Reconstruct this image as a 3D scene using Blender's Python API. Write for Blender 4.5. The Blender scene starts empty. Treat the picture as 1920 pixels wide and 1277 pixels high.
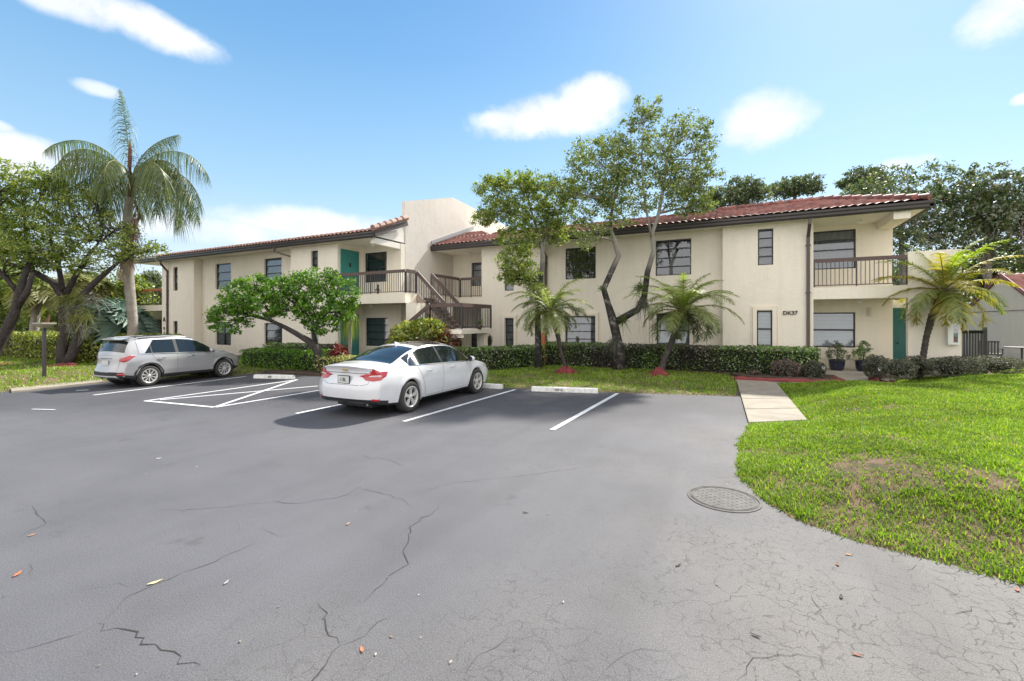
SUN_E, EXPO, SKY_S, SKY_DUST, SKY_SAT, SKY_VAL, GR_V = 2.85, 1.60, .085, .6, 1.05, .9, 4.1
HAZE_C, CLOUD_C, BACK_FILL_C = (3.7, 3.9, 4.1), (4.7, 4.7, 4.8), (7.4, 7.1, 6.9)
import bpy, math, random
import numpy as np
from mathutils import Vector, Matrix
from mathutils.bvhtree import BVHTree
PI = math.pi
rng = np.random.default_rng(11)
random.seed(5)
scn = bpy.context.scene
COL = scn.collection

# ---------------------------------------------------------------- measured frame
# world x runs along the facades, y runs from the car park into the building, metres
F, CX, YH, CAM_H = 840.0, 960.0, 603.0, 1.88
YAW = math.atan(0.5)
CS, SN = math.cos(YAW), math.sin(YAW)

def ray(px):
    t = (px - CX) / F
    return (-SN + CS * t, CS + SN * t)
def on_wall(px, py, V):            # survey point on a wall that faces the car park at distance V
    a, b = ray(px); D = V / b
    return (a * D, V, CAM_H + (YH - py) / F * D)
def on_side(px, py, U):            # survey point on a wall running away from the car park at x = U
    a, b = ray(px); D = U / a
    return (U, b * D, CAM_H + (YH - py) / F * D)
def ground(px, py, z=0.0):
    D = F * (CAM_H - z) / (py - YH); a, b = ray(px)
    return (a * D, b * D)
def at(px, py, D):
    a, b = ray(px)
    return np.array((a * D, b * D, CAM_H + (YH - py) / F * D))

# ---------------------------------------------------------------- object helpers
def tag(o, label=None, cat=None, group=None, kind=None):
    if label: o['label'] = label
    if cat: o['category'] = cat
    if group: o['group'] = group
    if kind: o['kind'] = kind
    return o
def empty(name, loc=(0, 0, 0), rz=0.0, label=None, cat=None, group=None):
    o = bpy.data.objects.new(name, None); COL.objects.link(o)
    o.location = loc; o.rotation_euler = (0, 0, rz); o.empty_display_size = .2
    return tag(o, label, cat, group)
def link(name, me, mat, parent=None, smooth=False):
    o = bpy.data.objects.new(name, me); COL.objects.link(o)
    mats = mat if isinstance(mat, (list, tuple)) else [mat]
    for m in mats: me.materials.append(m)
    if smooth:
        me.polygons.foreach_set('use_smooth', [True] * len(me.polygons))
    if parent: o.parent = parent
    return o
def copy_tree(o, parent=None):
    c = o.copy(); COL.objects.link(c); c.parent = parent
    for ch in list(o.children): copy_tree(ch, c)
    return c

class MB:
    def __init__(s): s.v = []; s.f = []; s.m = []
    def add(s, vs, fs, mi=0):
        b = len(s.v); s.v += [tuple(map(float, p)) for p in vs]
        for f in fs: s.f.append(tuple(b + i for i in f)); s.m.append(mi)
        return s
    def box(s, x0, x1, y0, y1, z0, z1, mi=0):
        if x0 > x1: x0, x1 = x1, x0
        if y0 > y1: y0, y1 = y1, y0
        if z0 > z1: z0, z1 = z1, z0
        v = [(x0,y0,z0),(x1,y0,z0),(x1,y1,z0),(x0,y1,z0),(x0,y0,z1),(x1,y0,z1),(x1,y1,z1),(x0,y1,z1)]
        return s.add(v, [(0,3,2,1),(4,5,6,7),(0,1,5,4),(1,2,6,5),(2,3,7,6),(3,0,4,7)], mi)
    def cbox(s, c, d, mi=0):
        return s.box(c[0]-d[0]/2, c[0]+d[0]/2, c[1]-d[1]/2, c[1]+d[1]/2, c[2]-d[2]/2, c[2]+d[2]/2, mi)
    def bar(s, p, q, w, h, mi=0, up=(0,0,1)):       # rectangular bar from p to q
        p = Vector(p); q = Vector(q); d = (q-p).normalized(); u = Vector(up)
        sd = d.cross(u)
        if sd.length < 1e-4: sd = Vector((1,0,0))
        sd.normalize(); u = sd.cross(d).normalized()
        vs = []
        for a in (p, q):
            for i, j in ((-1,-1),(1,-1),(1,1),(-1,1)): vs.append(a + sd*(i*w/2) + u*(j*h/2))
        return s.add(vs, [(3,2,1,0),(4,5,6,7),(0,1,5,4),(1,2,6,5),(2,3,7,6),(3,0,4,7)], mi)
    def prism(s, poly, z0, z1, mi=0):               # poly in xy, extruded in z
        n = len(poly)
        a = sum(poly[i][0]*poly[(i+1)%n][1]-poly[(i+1)%n][0]*poly[i][1] for i in range(n))
        if a < 0: poly = poly[::-1]
        vs = [(x,y,z0) for x,y in poly] + [(x,y,z1) for x,y in poly]
        return s.add(vs, [tuple(range(n))[::-1], tuple(range(n,2*n))] + [(i,(i+1)%n,n+(i+1)%n,n+i) for i in range(n)], mi)
    def xprism(s, poly, x0, x1, mi=0):              # poly in yz, extruded in x
        n = len(poly)
        vs = [(x0,y,z) for y,z in poly] + [(x1,y,z) for y,z in poly]
        return s.add(vs, [tuple(range(n))[::-1], tuple(range(n,2*n))] + [(i,(i+1)%n,n+(i+1)%n,n+i) for i in range(n)], mi)
    def tube(s, pts, rad, n=8, mi=0, cap=True):
        pts = [Vector(p) for p in pts]; k = len(pts)
        if not hasattr(rad, '__len__'): rad = [rad]*k
        b = len(s.v); ref = Vector((0.31, 0.17, 0.93))
        pu = None
        for i in range(k):
            d = (pts[min(i+1,k-1)] - pts[max(i-1,0)]).normalized()
            u = pu if pu is not None else ref
            u = u - d*u.dot(d)
            if u.length < 1e-3: u = Vector((1,0,0)) - d*d.x
            u.normalize(); pu = u; w = d.cross(u)
            for j in range(n):
                a = 2*PI*j/n
                s.v.append(tuple(pts[i] + (u*math.cos(a) + w*math.sin(a))*rad[i]))
        for i in range(k-1):
            for j in range(n):
                s.f.append((b+i*n+j, b+i*n+(j+1)%n, b+(i+1)*n+(j+1)%n, b+(i+1)*n+j)); s.m.append(mi)
        if cap:
            s.f.append(tuple(b+j for j in range(n))[::-1]); s.m.append(mi)
            s.f.append(tuple(b+(k-1)*n+j for j in range(n))); s.m.append(mi)
        return s
    def lathe(s, prof, c=(0,0,0), n=24, axis='z', mi=0):    # prof: (radius, height)
        b = len(s.v)
        for r, h in prof:
            for j in range(n):
                a = 2*PI*j/n; x, y = r*math.cos(a), r*math.sin(a)
                p = (x, y, h) if axis == 'z' else (x, h, y)
                s.v.append((c[0]+p[0], c[1]+p[1], c[2]+p[2]))
        for i in range(len(prof)-1):
            for j in range(n):
                q = (b+i*n+j, b+i*n+(j+1)%n, b+(i+1)*n+(j+1)%n, b+(i+1)*n+j)
                s.f.append(q if axis == 'z' else q[::-1]); s.m.append(mi)
        return s
    def ball(s, c, r, n=12, mi=0, sz=1.0):
        return s.lathe([(max(r*math.sin(PI*i/n), 1e-4), -r*sz*math.cos(PI*i/n)) for i in range(n+1)], c, 2*n, 'z', mi)
    def build(s, name, mat, parent=None, org=None, smooth=False, bevel=0):
        me = bpy.data.meshes.new(name)
        v = s.v
        if org is not None: v = [(a-org[0], b-org[1], c-org[2]) for a,b,c in v]
        me.from_pydata(v, [], s.f)
        if any(s.m): me.polygons.foreach_set('material_index', s.m)
        me.update()
        o = link(name, me, mat, parent, smooth)
        if bevel:
            md = o.modifiers.new('Bevel', 'BEVEL'); md.width = bevel; md.segments = 2; md.limit_method = 'ANGLE'
        return o

def np_mesh(name, verts, faces, mat, parent=None, org=None, smooth=False):
    v = np.asarray(verts, dtype=np.float32).reshape(-1, 3)
    if org is not None: v = v - np.asarray(org, dtype=np.float32)
    f = np.asarray(faces, dtype=np.int32); n, k = f.shape
    me = bpy.data.meshes.new(name)
    me.vertices.add(len(v)); me.vertices.foreach_set('co', v.ravel())
    me.loops.add(n*k); me.loops.foreach_set('vertex_index', f.ravel())
    me.polygons.add(n); me.polygons.foreach_set('loop_start', np.arange(0, n*k, k, dtype=np.int32))
    try: me.polygons.foreach_set('loop_total', np.full(n, k, dtype=np.int32))
    except Exception: pass
    me.update(calc_edges=True); me.validate()
    return link(name, me, mat, parent, smooth)
def quad_mesh(name, q, mat, parent=None, org=None):          # q: (N,4,3)
    q = np.asarray(q); n = len(q)
    return np_mesh(name, q.reshape(-1,3), np.arange(n*4).reshape(n,4), mat, parent, org)
def ribbon_faces(n, k):
    base = (np.arange(n)*k*2)[:,None,None]; i = (np.arange(k-1)*2)[None,:,None]
    return (base + i + np.array([0,1,3,2])[None,None,:]).reshape(-1,4)
def ribbon_mesh(name, r, mat, parent=None, org=None):        # r: (N,K,2,3)
    r = np.asarray(r); n, k = r.shape[:2]
    return np_mesh(name, r.reshape(-1,3), ribbon_faces(n,k), mat, parent, org)
def unit(a): return a/np.maximum(np.linalg.norm(a, axis=-1, keepdims=True), 1e-9)

# ---------------------------------------------------------------- materials
def newmat(name):
    m = bpy.data.materials.new(name); m.use_nodes = True; nt = m.node_tree
    for n in list(nt.nodes): nt.nodes.remove(n)
    out = nt.nodes.new('ShaderNodeOutputMaterial')
    return m, nt, out
class N:
    def __init__(s, nt): s.nt = nt
    def __call__(s, typ, ins=None, **kw):
        n = s.nt.nodes.new('ShaderNode'+typ)
        for k, v in kw.items(): setattr(n, k, v)
        for k, v in (ins or {}).items():
            if isinstance(v, bpy.types.NodeSocket): s.nt.links.new(v, n.inputs[k])
            else: n.inputs[k].default_value = v
        return n
    def coord(s): return s('TexCoord').outputs['Object']
    def noise(s, scale, detail=4, rough=.55, vec=None, dist=0):
        i = {'Scale': scale, 'Detail': detail, 'Roughness': rough, 'Distortion': dist}
        i['Vector'] = vec if vec is not None else s.coord()
        return s('TexNoise', i).outputs['Fac']
    def ramp(s, fac, stops):
        n = s('ValToRGB', {'Fac': fac}); e = n.color_ramp.elements
        while len(e) < len(stops): e.new(.5)
        for i, (p, c) in enumerate(stops):
            e[i].position = p; e[i].color = (*c, 1) if hasattr(c, '__len__') else (c, c, c, 1)
        return n.outputs['Color']
    def mix(s, fac, a, b, mode='MIX'):
        n = s('MixRGB', blend_type=mode)
        for k, v in (('Fac', fac), ('Color1', a), ('Color2', b)):
            if isinstance(v, bpy.types.NodeSocket): s.nt.links.new(v, n.inputs[k])
            elif hasattr(v, '__len__'): n.inputs[k].default_value = (*v[:3], 1)
            else: n.inputs[k].default_value = v if k == 'Fac' else (v, v, v, 1)
        return n.outputs['Color']
    def math(s, op, a, b=0.0, clamp=False):
        n = s('Math', operation=op); n.use_clamp = clamp
        for i, v in enumerate((a, b)):
            if isinstance(v, bpy.types.NodeSocket): s.nt.links.new(v, n.inputs[i])
            else: n.inputs[i].default_value = v
        return n.outputs[0]
    def bump(s, h, strength=.3, dist=.01):
        return s('Bump', {'Height': h, 'Strength': strength, 'Distance': dist}).outputs['Normal']
def simple(name, col, rough=.6, var=.12, scale=6, bump=0, bscale=60, metal=0, coat=0, spec=.5, bdist=.01):
    m, nt, out = newmat(name); n = N(nt)
    c = n.ramp(n.noise(scale, 5), [(.25, [x*(1-var) for x in col]), (.75, [min(1, x*(1+var)) for x in col])])
    ins = {'Base Color': c, 'Roughness': rough, 'Metallic': metal, 'Coat Weight': coat, 'Specular IOR Level': spec}
    if coat: ins['Coat Roughness'] = .04
    if bump: ins['Normal'] = n.bump(n.noise(bscale, 4), bump, bdist)
    p = n('BsdfPrincipled', ins); nt.links.new(p.outputs[0], out.inputs[0])
    return m
def leafmat(name, cols, trans=.35, rough=.5, patch=None, gloss=.08):
    """cols: dark .. light; every leaf gets its own tone, plus a broad drift"""
    m, nt, out = newmat(name); n = N(nt)
    r = n('NewGeometry').outputs['Random Per Island']
    k = len(cols); c = n.ramp(r, [(i/(k-1) if k > 1 else 0, cols[i]) for i in range(k)])
    if patch: c = n.mix(n.ramp(n.noise(patch[0], 3), [(.48, 0), (.62, 1)]), c, patch[1])
    br = n.ramp(n.noise(1.3, 2), [(.3, .75), (.7, 1.2)])
    c = n.mix(1.0, c, br, 'MULTIPLY')
    d = n('BsdfDiffuse', {'Color': c})
    t = n('BsdfTranslucent', {'Color': n.mix(1.0, c, (1.35, 1.45, .7), 'MULTIPLY')})
    g = n('BsdfGlossy', {'Color': (.8, .8, .8, 1), 'Roughness': rough})
    a = n('MixShader', {0: trans, 1: d.outputs[0], 2: t.outputs[0]})
    b = n('MixShader', {0: gloss, 1: a.outputs[0], 2: g.outputs[0]})
    nt.links.new(b.outputs[0], out.inputs[0])
    return m

M = {}
def stucco(name, col):
    m, nt, out = newmat(name); n = N(nt)
    big = n.ramp(n.noise(.5, 6, .6), [(.3, [x*.93 for x in col]), (.7, col)])
    co = n('Mapping', {'Vector': n.coord(), 'Scale': (3.2, 3.2, .28)}).outputs[0]
    streak = n.ramp(n.noise(1.6, 5, .65, co), [(.36, .93), (.56, 1.0)])
    sp = n.ramp(n.noise(38, 4, .7), [(.36, .93), (.5, 1)])
    c = n.mix(.6, big, streak, 'MULTIPLY')
    zz = n('SeparateXYZ', {0: n.coord()}).outputs['Z']
    dirt = n('MapRange', {'Value': n.math('ADD', zz, n.math('MULTIPLY', n.noise(3.0, 5, .7), -1.3)), 'From Min': .1, 'From Max': -.6, 'To Min': 0, 'To Max': .45}).outputs[0]
    c = n.mix(dirt, c, [x*.55 for x in col])
    c = n.mix(n.ramp(n.noise(1.1, 7, .72), [(.56, 0), (.70, .32)]), c, [x*.74 for x in col]); c = n.mix(.5, c, sp, 'MULTIPLY')
    h = n.math('ADD', n.noise(22, 6, .7), n.math('MULTIPLY', n.noise(5, 3), .5))
    p = n('BsdfPrincipled', {'Base Color': c, 'Roughness': .92, 'Specular IOR Level': .15, 'Normal': n.bump(h, .75, .02)})
    nt.links.new(p.outputs[0], out.inputs[0]); return m
M['stucco'] = stucco('cream_stucco', (.86, .795, .68))
M['stucco_lit'] = stucco('tower_stucco', (.70, .655, .59))  # wall stucco toned down in colour for the sunlit tower wall
M['stucco_grey'] = stucco('grey_stucco', (.68, .61, .50))
M['trim'] = simple('cream_trim', (.80, .73, .62), .7, .06, 3)
M['soffit'] = simple('soffit_paint', (.80, .76, .68), .8, .05, 2)
M['bronze'] = simple('bronze_gutter', (.040, .034, .034), .4, .15, 2)
M['down'] = simple('brown_downspout', (.085, .062, .055), .45, .12, 2)
M['rail'] = simple('brown_rail_wood', (.105, .068, .060), .6, .2, 9, .2, 40)
M['orange_wood'] = simple('orange_planks', (.42, .13, .05), .7, .2, 9)
M['baluster'] = simple('dark_iron', (.055, .047, .046), .45, .1)
M['black'] = simple('black_paint', (.015, .015, .017), .4, .1)
M['frame'] = simple('dark_window_frame', (.022, .022, .028), .4, .1)
M['teal'] = simple('teal_door_paint', (.045, .25, .23), .45, .08, 2)
M['teal_dark'] = simple('dark_teal_paint', (.02, .13, .13), .45, .1, 3)
M['white'] = simple('white_paint', (.78, .78, .76), .5, .05)
M['curtain'] = simple('grey_curtain', (.16, .17, .18), .9, .25, 3)
M['curtain_pale'] = simple('pale_curtain', (.34, .35, .36), .9, .12, 3)
M['dark_room'] = simple('dark_room', (.02, .022, .025), .9, .3, 2)
M['blind'] = simple('white_blind', (.62, .64, .66), .6, .05)
M['steps'] = simple('step_concrete', (.30, .23, .18), .85, .15, 5, .2, 60)
M['tread'] = simple('tread', (.16, .10, .08), .8, .15, 5)
def glass(name, tint, base=.10):
    m, nt, out = newmat(name); n = N(nt)
    wob = n.bump(n.noise(1.5, 2), .06, .02)
    fr = n('LayerWeight', {'Blend': .35}).outputs['Fresnel']
    f = n.math('ADD', n.math('MULTIPLY', fr, .9), base, True)
    t = n('BsdfTransparent', {'Color': (*tint, 1)})
    g = n('BsdfGlossy', {'Color': (.9, .93, .95, 1), 'Roughness': .03, 'Normal': wob})
    s = n('MixShader', {0: f, 1: t.outputs[0], 2: g.outputs[0]})
    nt.links.new(s.outputs[0], out.inputs[0]); return m
M['glass'] = glass('window_glass', (.75, .80, .82))
M['concrete'] = simple('walk_concrete', (.27, .238, .188), .85, .24, 2.5, .3, 70)
M['wheelstop'] = simple('white_concrete', (.66, .66, .63), .8, .25, 9, .3, 50)
m_, nt_, out_ = newmat('stall_line_paint'); n_ = N(nt_)
wr = n_.ramp(n_.noise(26, 7, .75), [(.34, (.16,.16,.17)), (.44, (.55,.56,.57)), (.6, (.68,.69,.70))])
p_ = n_('BsdfPrincipled', {'Base Color': wr, 'Roughness': .75}); nt_.links.new(p_.outputs[0], out_.inputs[0]); M['line'] = m_
M['mulch'] = simple('red_mulch', (.22, .045, .045), .9, .5, 30, .8, 55, bdist=.03)
M['bark_dark'] = simple('dark_bark', (.050, .042, .038), .9, .6, 9, .9, 24, bdist=.03)
M['bark_grey'] = simple('grey_bark', (.20, .185, .16), .9, .55, 7, .7, 26, bdist=.02)
m_, nt_, out_ = newmat('lichen_bark'); n_ = N(nt_)
c_ = n_.ramp(n_.noise(5.5, 6, .7), [(.42, (.022,.019,.018)), (.56, (.06,.053,.048)), (.66, (.30,.29,.26))])
hgt = n_('SeparateXYZ', {0: n_.coord()}).outputs['Z']
c_ = n_.mix(n_('MapRange', {'Value': n_.math('ADD', hgt, n_.math('MULTIPLY', n_.noise(3, 4), 1.0)), 'From Min': 4.0, 'From Max': 4.8}).outputs[0], c_, (.27,.25,.22))
p_ = n_('BsdfPrincipled', {'Base Color': c_, 'Roughness': .9, 'Normal': n_.bump(n_.noise(22, 6, .7), .9, .04)}); nt_.links.new(p_.outputs[0], out_.inputs[0]); M['bark_lichen'] = m_
M['bark_palm'] = simple('grey_palm_bark', (.30, .27, .23), .9, .3, 5, .6, 16, bdist=.02)
M['boots'] = simple('brown_boots', (.13, .06, .04), .9, .5, 14, .8, 24, bdist=.03)

def tilemat(name, col, u='x'):
    m, nt, out = newmat(name); n = N(nt)
    sn = n('VectorMath', {0: n.coord(), 1: (.24, .3, 10)}, operation='SNAP').outputs[0]
    w = n('TexWhiteNoise', {'Vector': sn}).outputs['Value']
    c = n.ramp(w, [(0, [x*.62 for x in col]), (.5, col), (1, [min(1, x*1.45) for x in col])])
    c = n.mix(n.ramp(n.noise(2.2, 6, .7), [(.48, 0), (.7, .55)]), c, (.33, .24, .21))
    p = n('BsdfPrincipled', {'Base Color': c, 'Roughness': .6, 'Normal': n.bump(n.noise(30, 4), .3, .01)})
    nt.links.new(p.outputs[0], out.inputs[0]); return m
M['tile'] = tilemat('red_roof_tile', (.24, .092, .074))
M['tile_tan'] = tilemat('tan_roof_tile', (.34, .19, .14))
# ================================================================ camera, sun, sky
cam = bpy.data.cameras.new('camera'); co = bpy.data.objects.new('camera', cam); COL.objects.link(co)
co.location = (0, 0, CAM_H); co.rotation_euler = (PI/2, 0, YAW)
cam.sensor_width = 36; cam.lens = F/1920*36; cam.shift_y = -(638.5-YH)/1920; cam.clip_end = 5000; cam.clip_start = .05
scn.camera = co
SUN = Vector((.22, 1.0, 1.0)).normalized()
ELEV = math.asin(SUN.z)
sl = bpy.data.lights.new('sun', 'SUN'); so = bpy.data.objects.new('sun', sl); COL.objects.link(so)
sl.energy = SUN_E; sl.angle = math.radians(2.2); sl.color = (1, .95, .86)
so.rotation_euler = (-SUN).to_track_quat('-Z', 'Y').to_euler()
scn.view_settings.view_transform = 'Standard'; scn.view_settings.look = 'None'
scn.view_settings.exposure = EXPO; scn.view_settings.gamma = 1

w = bpy.data.worlds.new('World'); scn.world = w; w.use_nodes = True
nt = w.node_tree; nt.nodes.clear(); n = N(nt)
out = nt.nodes.new('ShaderNodeOutputWorld')
sky = n('TexSky', sky_type='NISHITA'); sky.sun_disc = False
sky.sun_elevation = ELEV; sky.sun_rotation = math.atan2(SUN.x, SUN.y)
sky.air_density = 1.0; sky.dust_density = SKY_DUST; sky.ozone_density = 3.0; sky.altitude = 0
d = n('TexCoord').outputs['Generated']
skyc = n('HueSaturation', {'Saturation': SKY_SAT, 'Value': SKY_VAL, 'Color': sky.outputs[0]}).outputs[0]
gz = n('SeparateXYZ', {0: d}).outputs['Z']
grad = n.ramp(gz, [(0, (.78,.89,.98)), (.10, (.62,.82,.98)), (.28, (.43,.71,.93)), (.50, (.18,.47,.80)), (.75, (.06,.28,.64)), (1, (.04,.2,.5))])
grad = n.mix(1, grad, (GR_V, GR_V, GR_V), 'MULTIPLY')
skyc = n.mix(.68, skyc, grad)
no = n('TexNoise', {'Vector': d, 'Scale': 9.0, 'Detail': 8, 'Roughness': .62}).outputs['Fac']
no2 = n('TexNoise', {'Vector': d, 'Scale': 2.6, 'Detail': 5, 'Roughness': .6}).outputs['Fac']
def dirv(px, py):
    v = Vector(at(px, py, 1.0)); v.z -= CAM_H; return v.normalized()
mask = None
CLOUDS = [(1035,215,150,46,.05,1),(1110,180,85,40,0,1),(950,225,70,24,0,.9),(1435,228,88,62,-.1,.8),(235,30,190,42,-.12,1),(130,5,140,40,0,.8),(310,62,60,16,.2,.6),
          (1890,22,90,62,.3,1),(20,290,110,52,0,.95),(182,166,42,17,0,.65),(560,418,190,34,0,.75),(400,430,190,34,0,.7),
          (1700,305,60,18,0,.6),(1918,185,22,14,0,.8),(-10,235,30,14,0,.7),(640,430,110,26,0,.6)]
for (px, py, rx, ry, rot, op) in CLOUDS:
    c = dirv(px, py); a = c.cross(Vector((0,0,1))).normalized(); b = a.cross(c).normalized()
    ca, sa = math.cos(rot), math.sin(rot); a, b = a*ca + b*sa, b*ca - a*sa
    foc = math.cos(math.atan(math.hypot((px-CX), (py-YH))/F))
    sc = F/foc
    ra, rb = .84*rx/sc*(.72+.28*foc), .84*ry/sc*(.72+.28*foc)
    da = n('VectorMath', {0: d, 1: tuple(a/ra)}, operation='DOT_PRODUCT').outputs['Value']
    db = n('VectorMath', {0: d, 1: tuple(b/rb)}, operation='DOT_PRODUCT').outputs['Value']
    dc = n('VectorMath', {0: d, 1: tuple(c)}, operation='DOT_PRODUCT').outputs['Value']
    q = n.math('ADD', n.math('MULTIPLY', da, da), n.math('MULTIPLY', db, db))
    q = n.math('ADD', q, n.math('MULTIPLY', n.math('SUBTRACT', no, .5), 3.4))
    q = n.math('ADD', q, n.math('MULTIPLY', n.math('SUBTRACT', no2, .5), 1.0))
    mr = n('MapRange', {'Value': q, 'From Min': 1.60, 'From Max': .0, 'To Min': 0, 'To Max': op}, interpolation_type='SMOOTHSTEP').outputs[0]
    mr = n.math('MULTIPLY', mr, n.math('GREATER_THAN', dc, .2))
    mask = mr if mask is None else n.math('MAXIMUM', mask, mr)
# unseen bright cloud behind the camera, added to fill the shaded walls
sx = n('VectorMath', {0: d, 1: (.4472, -.8944, .25)}, operation='DOT_PRODUCT').outputs['Value']
bk = n('MapRange', {'Value': n.math('ADD', sx, n.math('MULTIPLY', n.math('SUBTRACT', no2, .5), 1.2)), 'From Min': .05, 'From Max': .35, 'To Min': 0, 'To Max': .9}, interpolation_type='SMOOTHSTEP').outputs[0]
# thin haze towards the horizon
dz = n('SeparateXYZ', {0: d}).outputs['Z']
hz = n('MapRange', {'Value': dz, 'From Min': .30, 'From Max': .0, 'To Min': 0, 'To Max': .55}, interpolation_type='SMOOTHSTEP').outputs[0]
col = n.mix(hz, skyc, tuple(HAZE_C))
cn = n('TexNoise', {'Vector': n('VectorMath', {0: d, 1: (1, 1, 2.2)}, operation='MULTIPLY').outputs[0], 'Scale': 11.0, 'Detail': 6, 'Roughness': .6}).outputs['Fac']
ccol = n.mix(n.math('MULTIPLY', n.ramp(cn, [(.38, 0), (.62, 1)]), 1.0), (CLOUD_C[0]*.86, CLOUD_C[1]*.88, CLOUD_C[2]*.91), tuple(CLOUD_C))
col = n.mix(mask, col, ccol)
col = n.mix(bk, col, tuple(BACK_FILL_C))
bg = n('Background', {'Color': col, 'Strength': SKY_S}); nt.links.new(bg.outputs[0], out.inputs[0])

# ================================================================ ground
M['soil'] = simple('turf_soil', (.075, .075, .03), .95, .4, 2, .6, 20)
b = MB(); b.box(-400, 400, -60, 600, -.5, -.10)
tag(b.build('ground', M['soil']), 'wide ground of thin turf around the car park and building', kind='structure')

def asphalt():
    m, nt, out = newmat('worn_asphalt'); n = N(nt); co = n.coord()
    warp = n('VectorMath', {0: co, 1: n('VectorMath', {0: n('TexNoise', {'Vector': co, 'Scale': 3.0, 'Detail': 4}).outputs['Color'], 1: (.22,.22,.22)}, operation='MULTIPLY').outputs[0]}, operation='ADD').outputs[0]
    sep = n('SeparateXYZ', {0: co})
    # old worn surface on the right, newer seal coat on the left; shade painted into the bays
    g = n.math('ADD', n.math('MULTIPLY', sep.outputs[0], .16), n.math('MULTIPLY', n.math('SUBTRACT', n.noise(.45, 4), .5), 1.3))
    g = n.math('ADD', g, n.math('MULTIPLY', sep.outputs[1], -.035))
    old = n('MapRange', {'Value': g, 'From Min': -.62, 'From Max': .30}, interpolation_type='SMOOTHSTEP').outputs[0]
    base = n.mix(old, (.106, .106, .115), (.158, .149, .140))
    bay_shade = n('MapRange', {'Value': n.math('ADD', n.math('SUBTRACT', sep.outputs[1], n.math('MULTIPLY', sep.outputs[0], .42)), n.math('MULTIPLY', n.noise(.6, 4), 3.0)), 'From Min': 9.5, 'From Max': 12.5}, interpolation_type='SMOOTHSTEP').outputs[0]
    base = n.mix(n.math('MULTIPLY', bay_shade, .85), base, (.060, .060, .068))  # shade of the left wing and trees painted dark over the left bays
    ty = n('Mapping', {'Vector': co, 'Scale': (.9, .05, 1), 'Rotation': (0, 0, -.35)}).outputs[0]
    base = n.mix(n.math('MULTIPLY', n.ramp(n.noise(1.6, 2, .4, ty), [(.56, 0), (.66, 1)]), .20), base, (.075, .073, .075))
    cv = n.ramp(n.noise(.7, 7, .62), [(.28, .84), (.5, 1), (.75, 1.13)])
    base = n.mix(1, base, cv, 'MULTIPLY')
    mp = n('Mapping', {'Vector': co, 'Scale': (1.6, .25, 1), 'Rotation': (0, 0, .5)}).outputs[0]
    base = n.mix(.55, base, n.ramp(n.noise(1.4, 5, .6, mp), [(.3, .90), (.6, 1.03)]), 'MULTIPLY')
    grain = n.ramp(n('TexNoise', {'Vector': co, 'Scale': 110, 'Detail': 4, 'Roughness': .8}).outputs['Fac'], [(.3, .45), (.5, 1), (.72, 1.7)])
    base = n.mix(.9, base, grain, 'MULTIPLY')
    def cracks(scale, wdt):
        v = n('TexVoronoi', {'Vector': warp, 'Scale': scale}, feature='DISTANCE_TO_EDGE').outputs['Distance']
        return n('MapRange', {'Value': v, 'From Min': wdt, 'From Max': 0, 'To Min': 0, 'To Max': 1}).outputs[0]
    c1 = n.math('MULTIPLY', cracks(5.0, .030), n.ramp(n.noise(1.1, 4), [(.38, 0), (.55, 1)]))
    c2 = n.math('MULTIPLY', cracks(11.0, .055), n.ramp(n.noise(1.6, 4), [(.36, 0), (.56, .9)]))
    brk = n.ramp(n.noise(13, 4, .7), [(.44, .12), (.56, 1)])
    ck = n.math('MULTIPLY', n.math('MULTIPLY', n.math('MAXIMUM', c1, c2), brk), n.math('ADD', n.math('MULTIPLY', old, .8), .06))
    base = n.mix(n.math('MULTIPLY', ck, 1.25, True), base, (.022, .02, .018))
    oil = n.ramp(n.noise(2.0, 5, .62), [(.64, 0), (.72, .45)])
    base = n.mix(oil, base, (.06, .058, .058))
    h = n.math('SUBTRACT', n.noise(120, 3, .8), n.math('MULTIPLY', ck, 2.0))
    p = n('BsdfPrincipled', {'Base Color': base, 'Roughness': .78, 'Specular IOR Level': .35, 'Normal': n.bump(h, .35, .006)})
    nt.links.new(p.outputs[0], out.inputs[0]); return m
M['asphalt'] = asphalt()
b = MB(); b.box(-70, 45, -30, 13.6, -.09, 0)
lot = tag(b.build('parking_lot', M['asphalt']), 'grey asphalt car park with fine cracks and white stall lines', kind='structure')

def strip(pts, wdt, z, name, mat, parent, taper=False, jag=0):
    """a thin painted or cracked strip lying along ground points"""
    P = [Vector((x, y, 0)) for x, y in pts]
    if jag:
        Q = []
        for i in range(len(P)-1):
            L = (P[i+1]-P[i]).length; k = max(2, int(L/.07))
            for j in range(k):
                t = j/k; q = P[i].lerp(P[i+1], t)
                Q.append(q + Vector((random.gauss(0, jag*1.6), random.gauss(0, jag*1.6), 0)) * (0 if i == 0 and j == 0 else 1))
        Q.append(P[-1]); P = Q
    b = MB(); m = len(P); vs = []
    for i in range(m):
        d = (P[min(i+1,m-1)]-P[max(i-1,0)]).normalized(); s = Vector((-d.y, d.x, 0))
        ww = wdt/2
        if jag: ww *= random.uniform(.35, 1.5)*(min(1, min(i+1, m-i)/6) if taper else 1)
        vs += [P[i]-s*ww + Vector((0,0,z)), P[i]+s*ww + Vector((0,0,z))]
    b.add(vs, [(2*i, 2*i+2, 2*i+3, 2*i+1) for i in range(m-1)])
    return b.build(name, mat, parent)
LINES = [[(175,741),(462,706)], [(272,752),(552,713)], [(300,750),(596,724)], [(402,764),(557,712)], [(404,764),(600,732)],
         [(272,752),(402,764)], [(555,776),(650,757)], [(757,791),(966,731)], [(1035,807),(1158,738)]]
for k, L in enumerate(LINES):
    strip([ground(*p) for p in L], .10, .004 + .0007*k, 'stall_line', M['line'], lot)
strip([ground(60,768), ground(104,769)], .05, .0115, 'stall_line', M['line'], lot)
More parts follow.
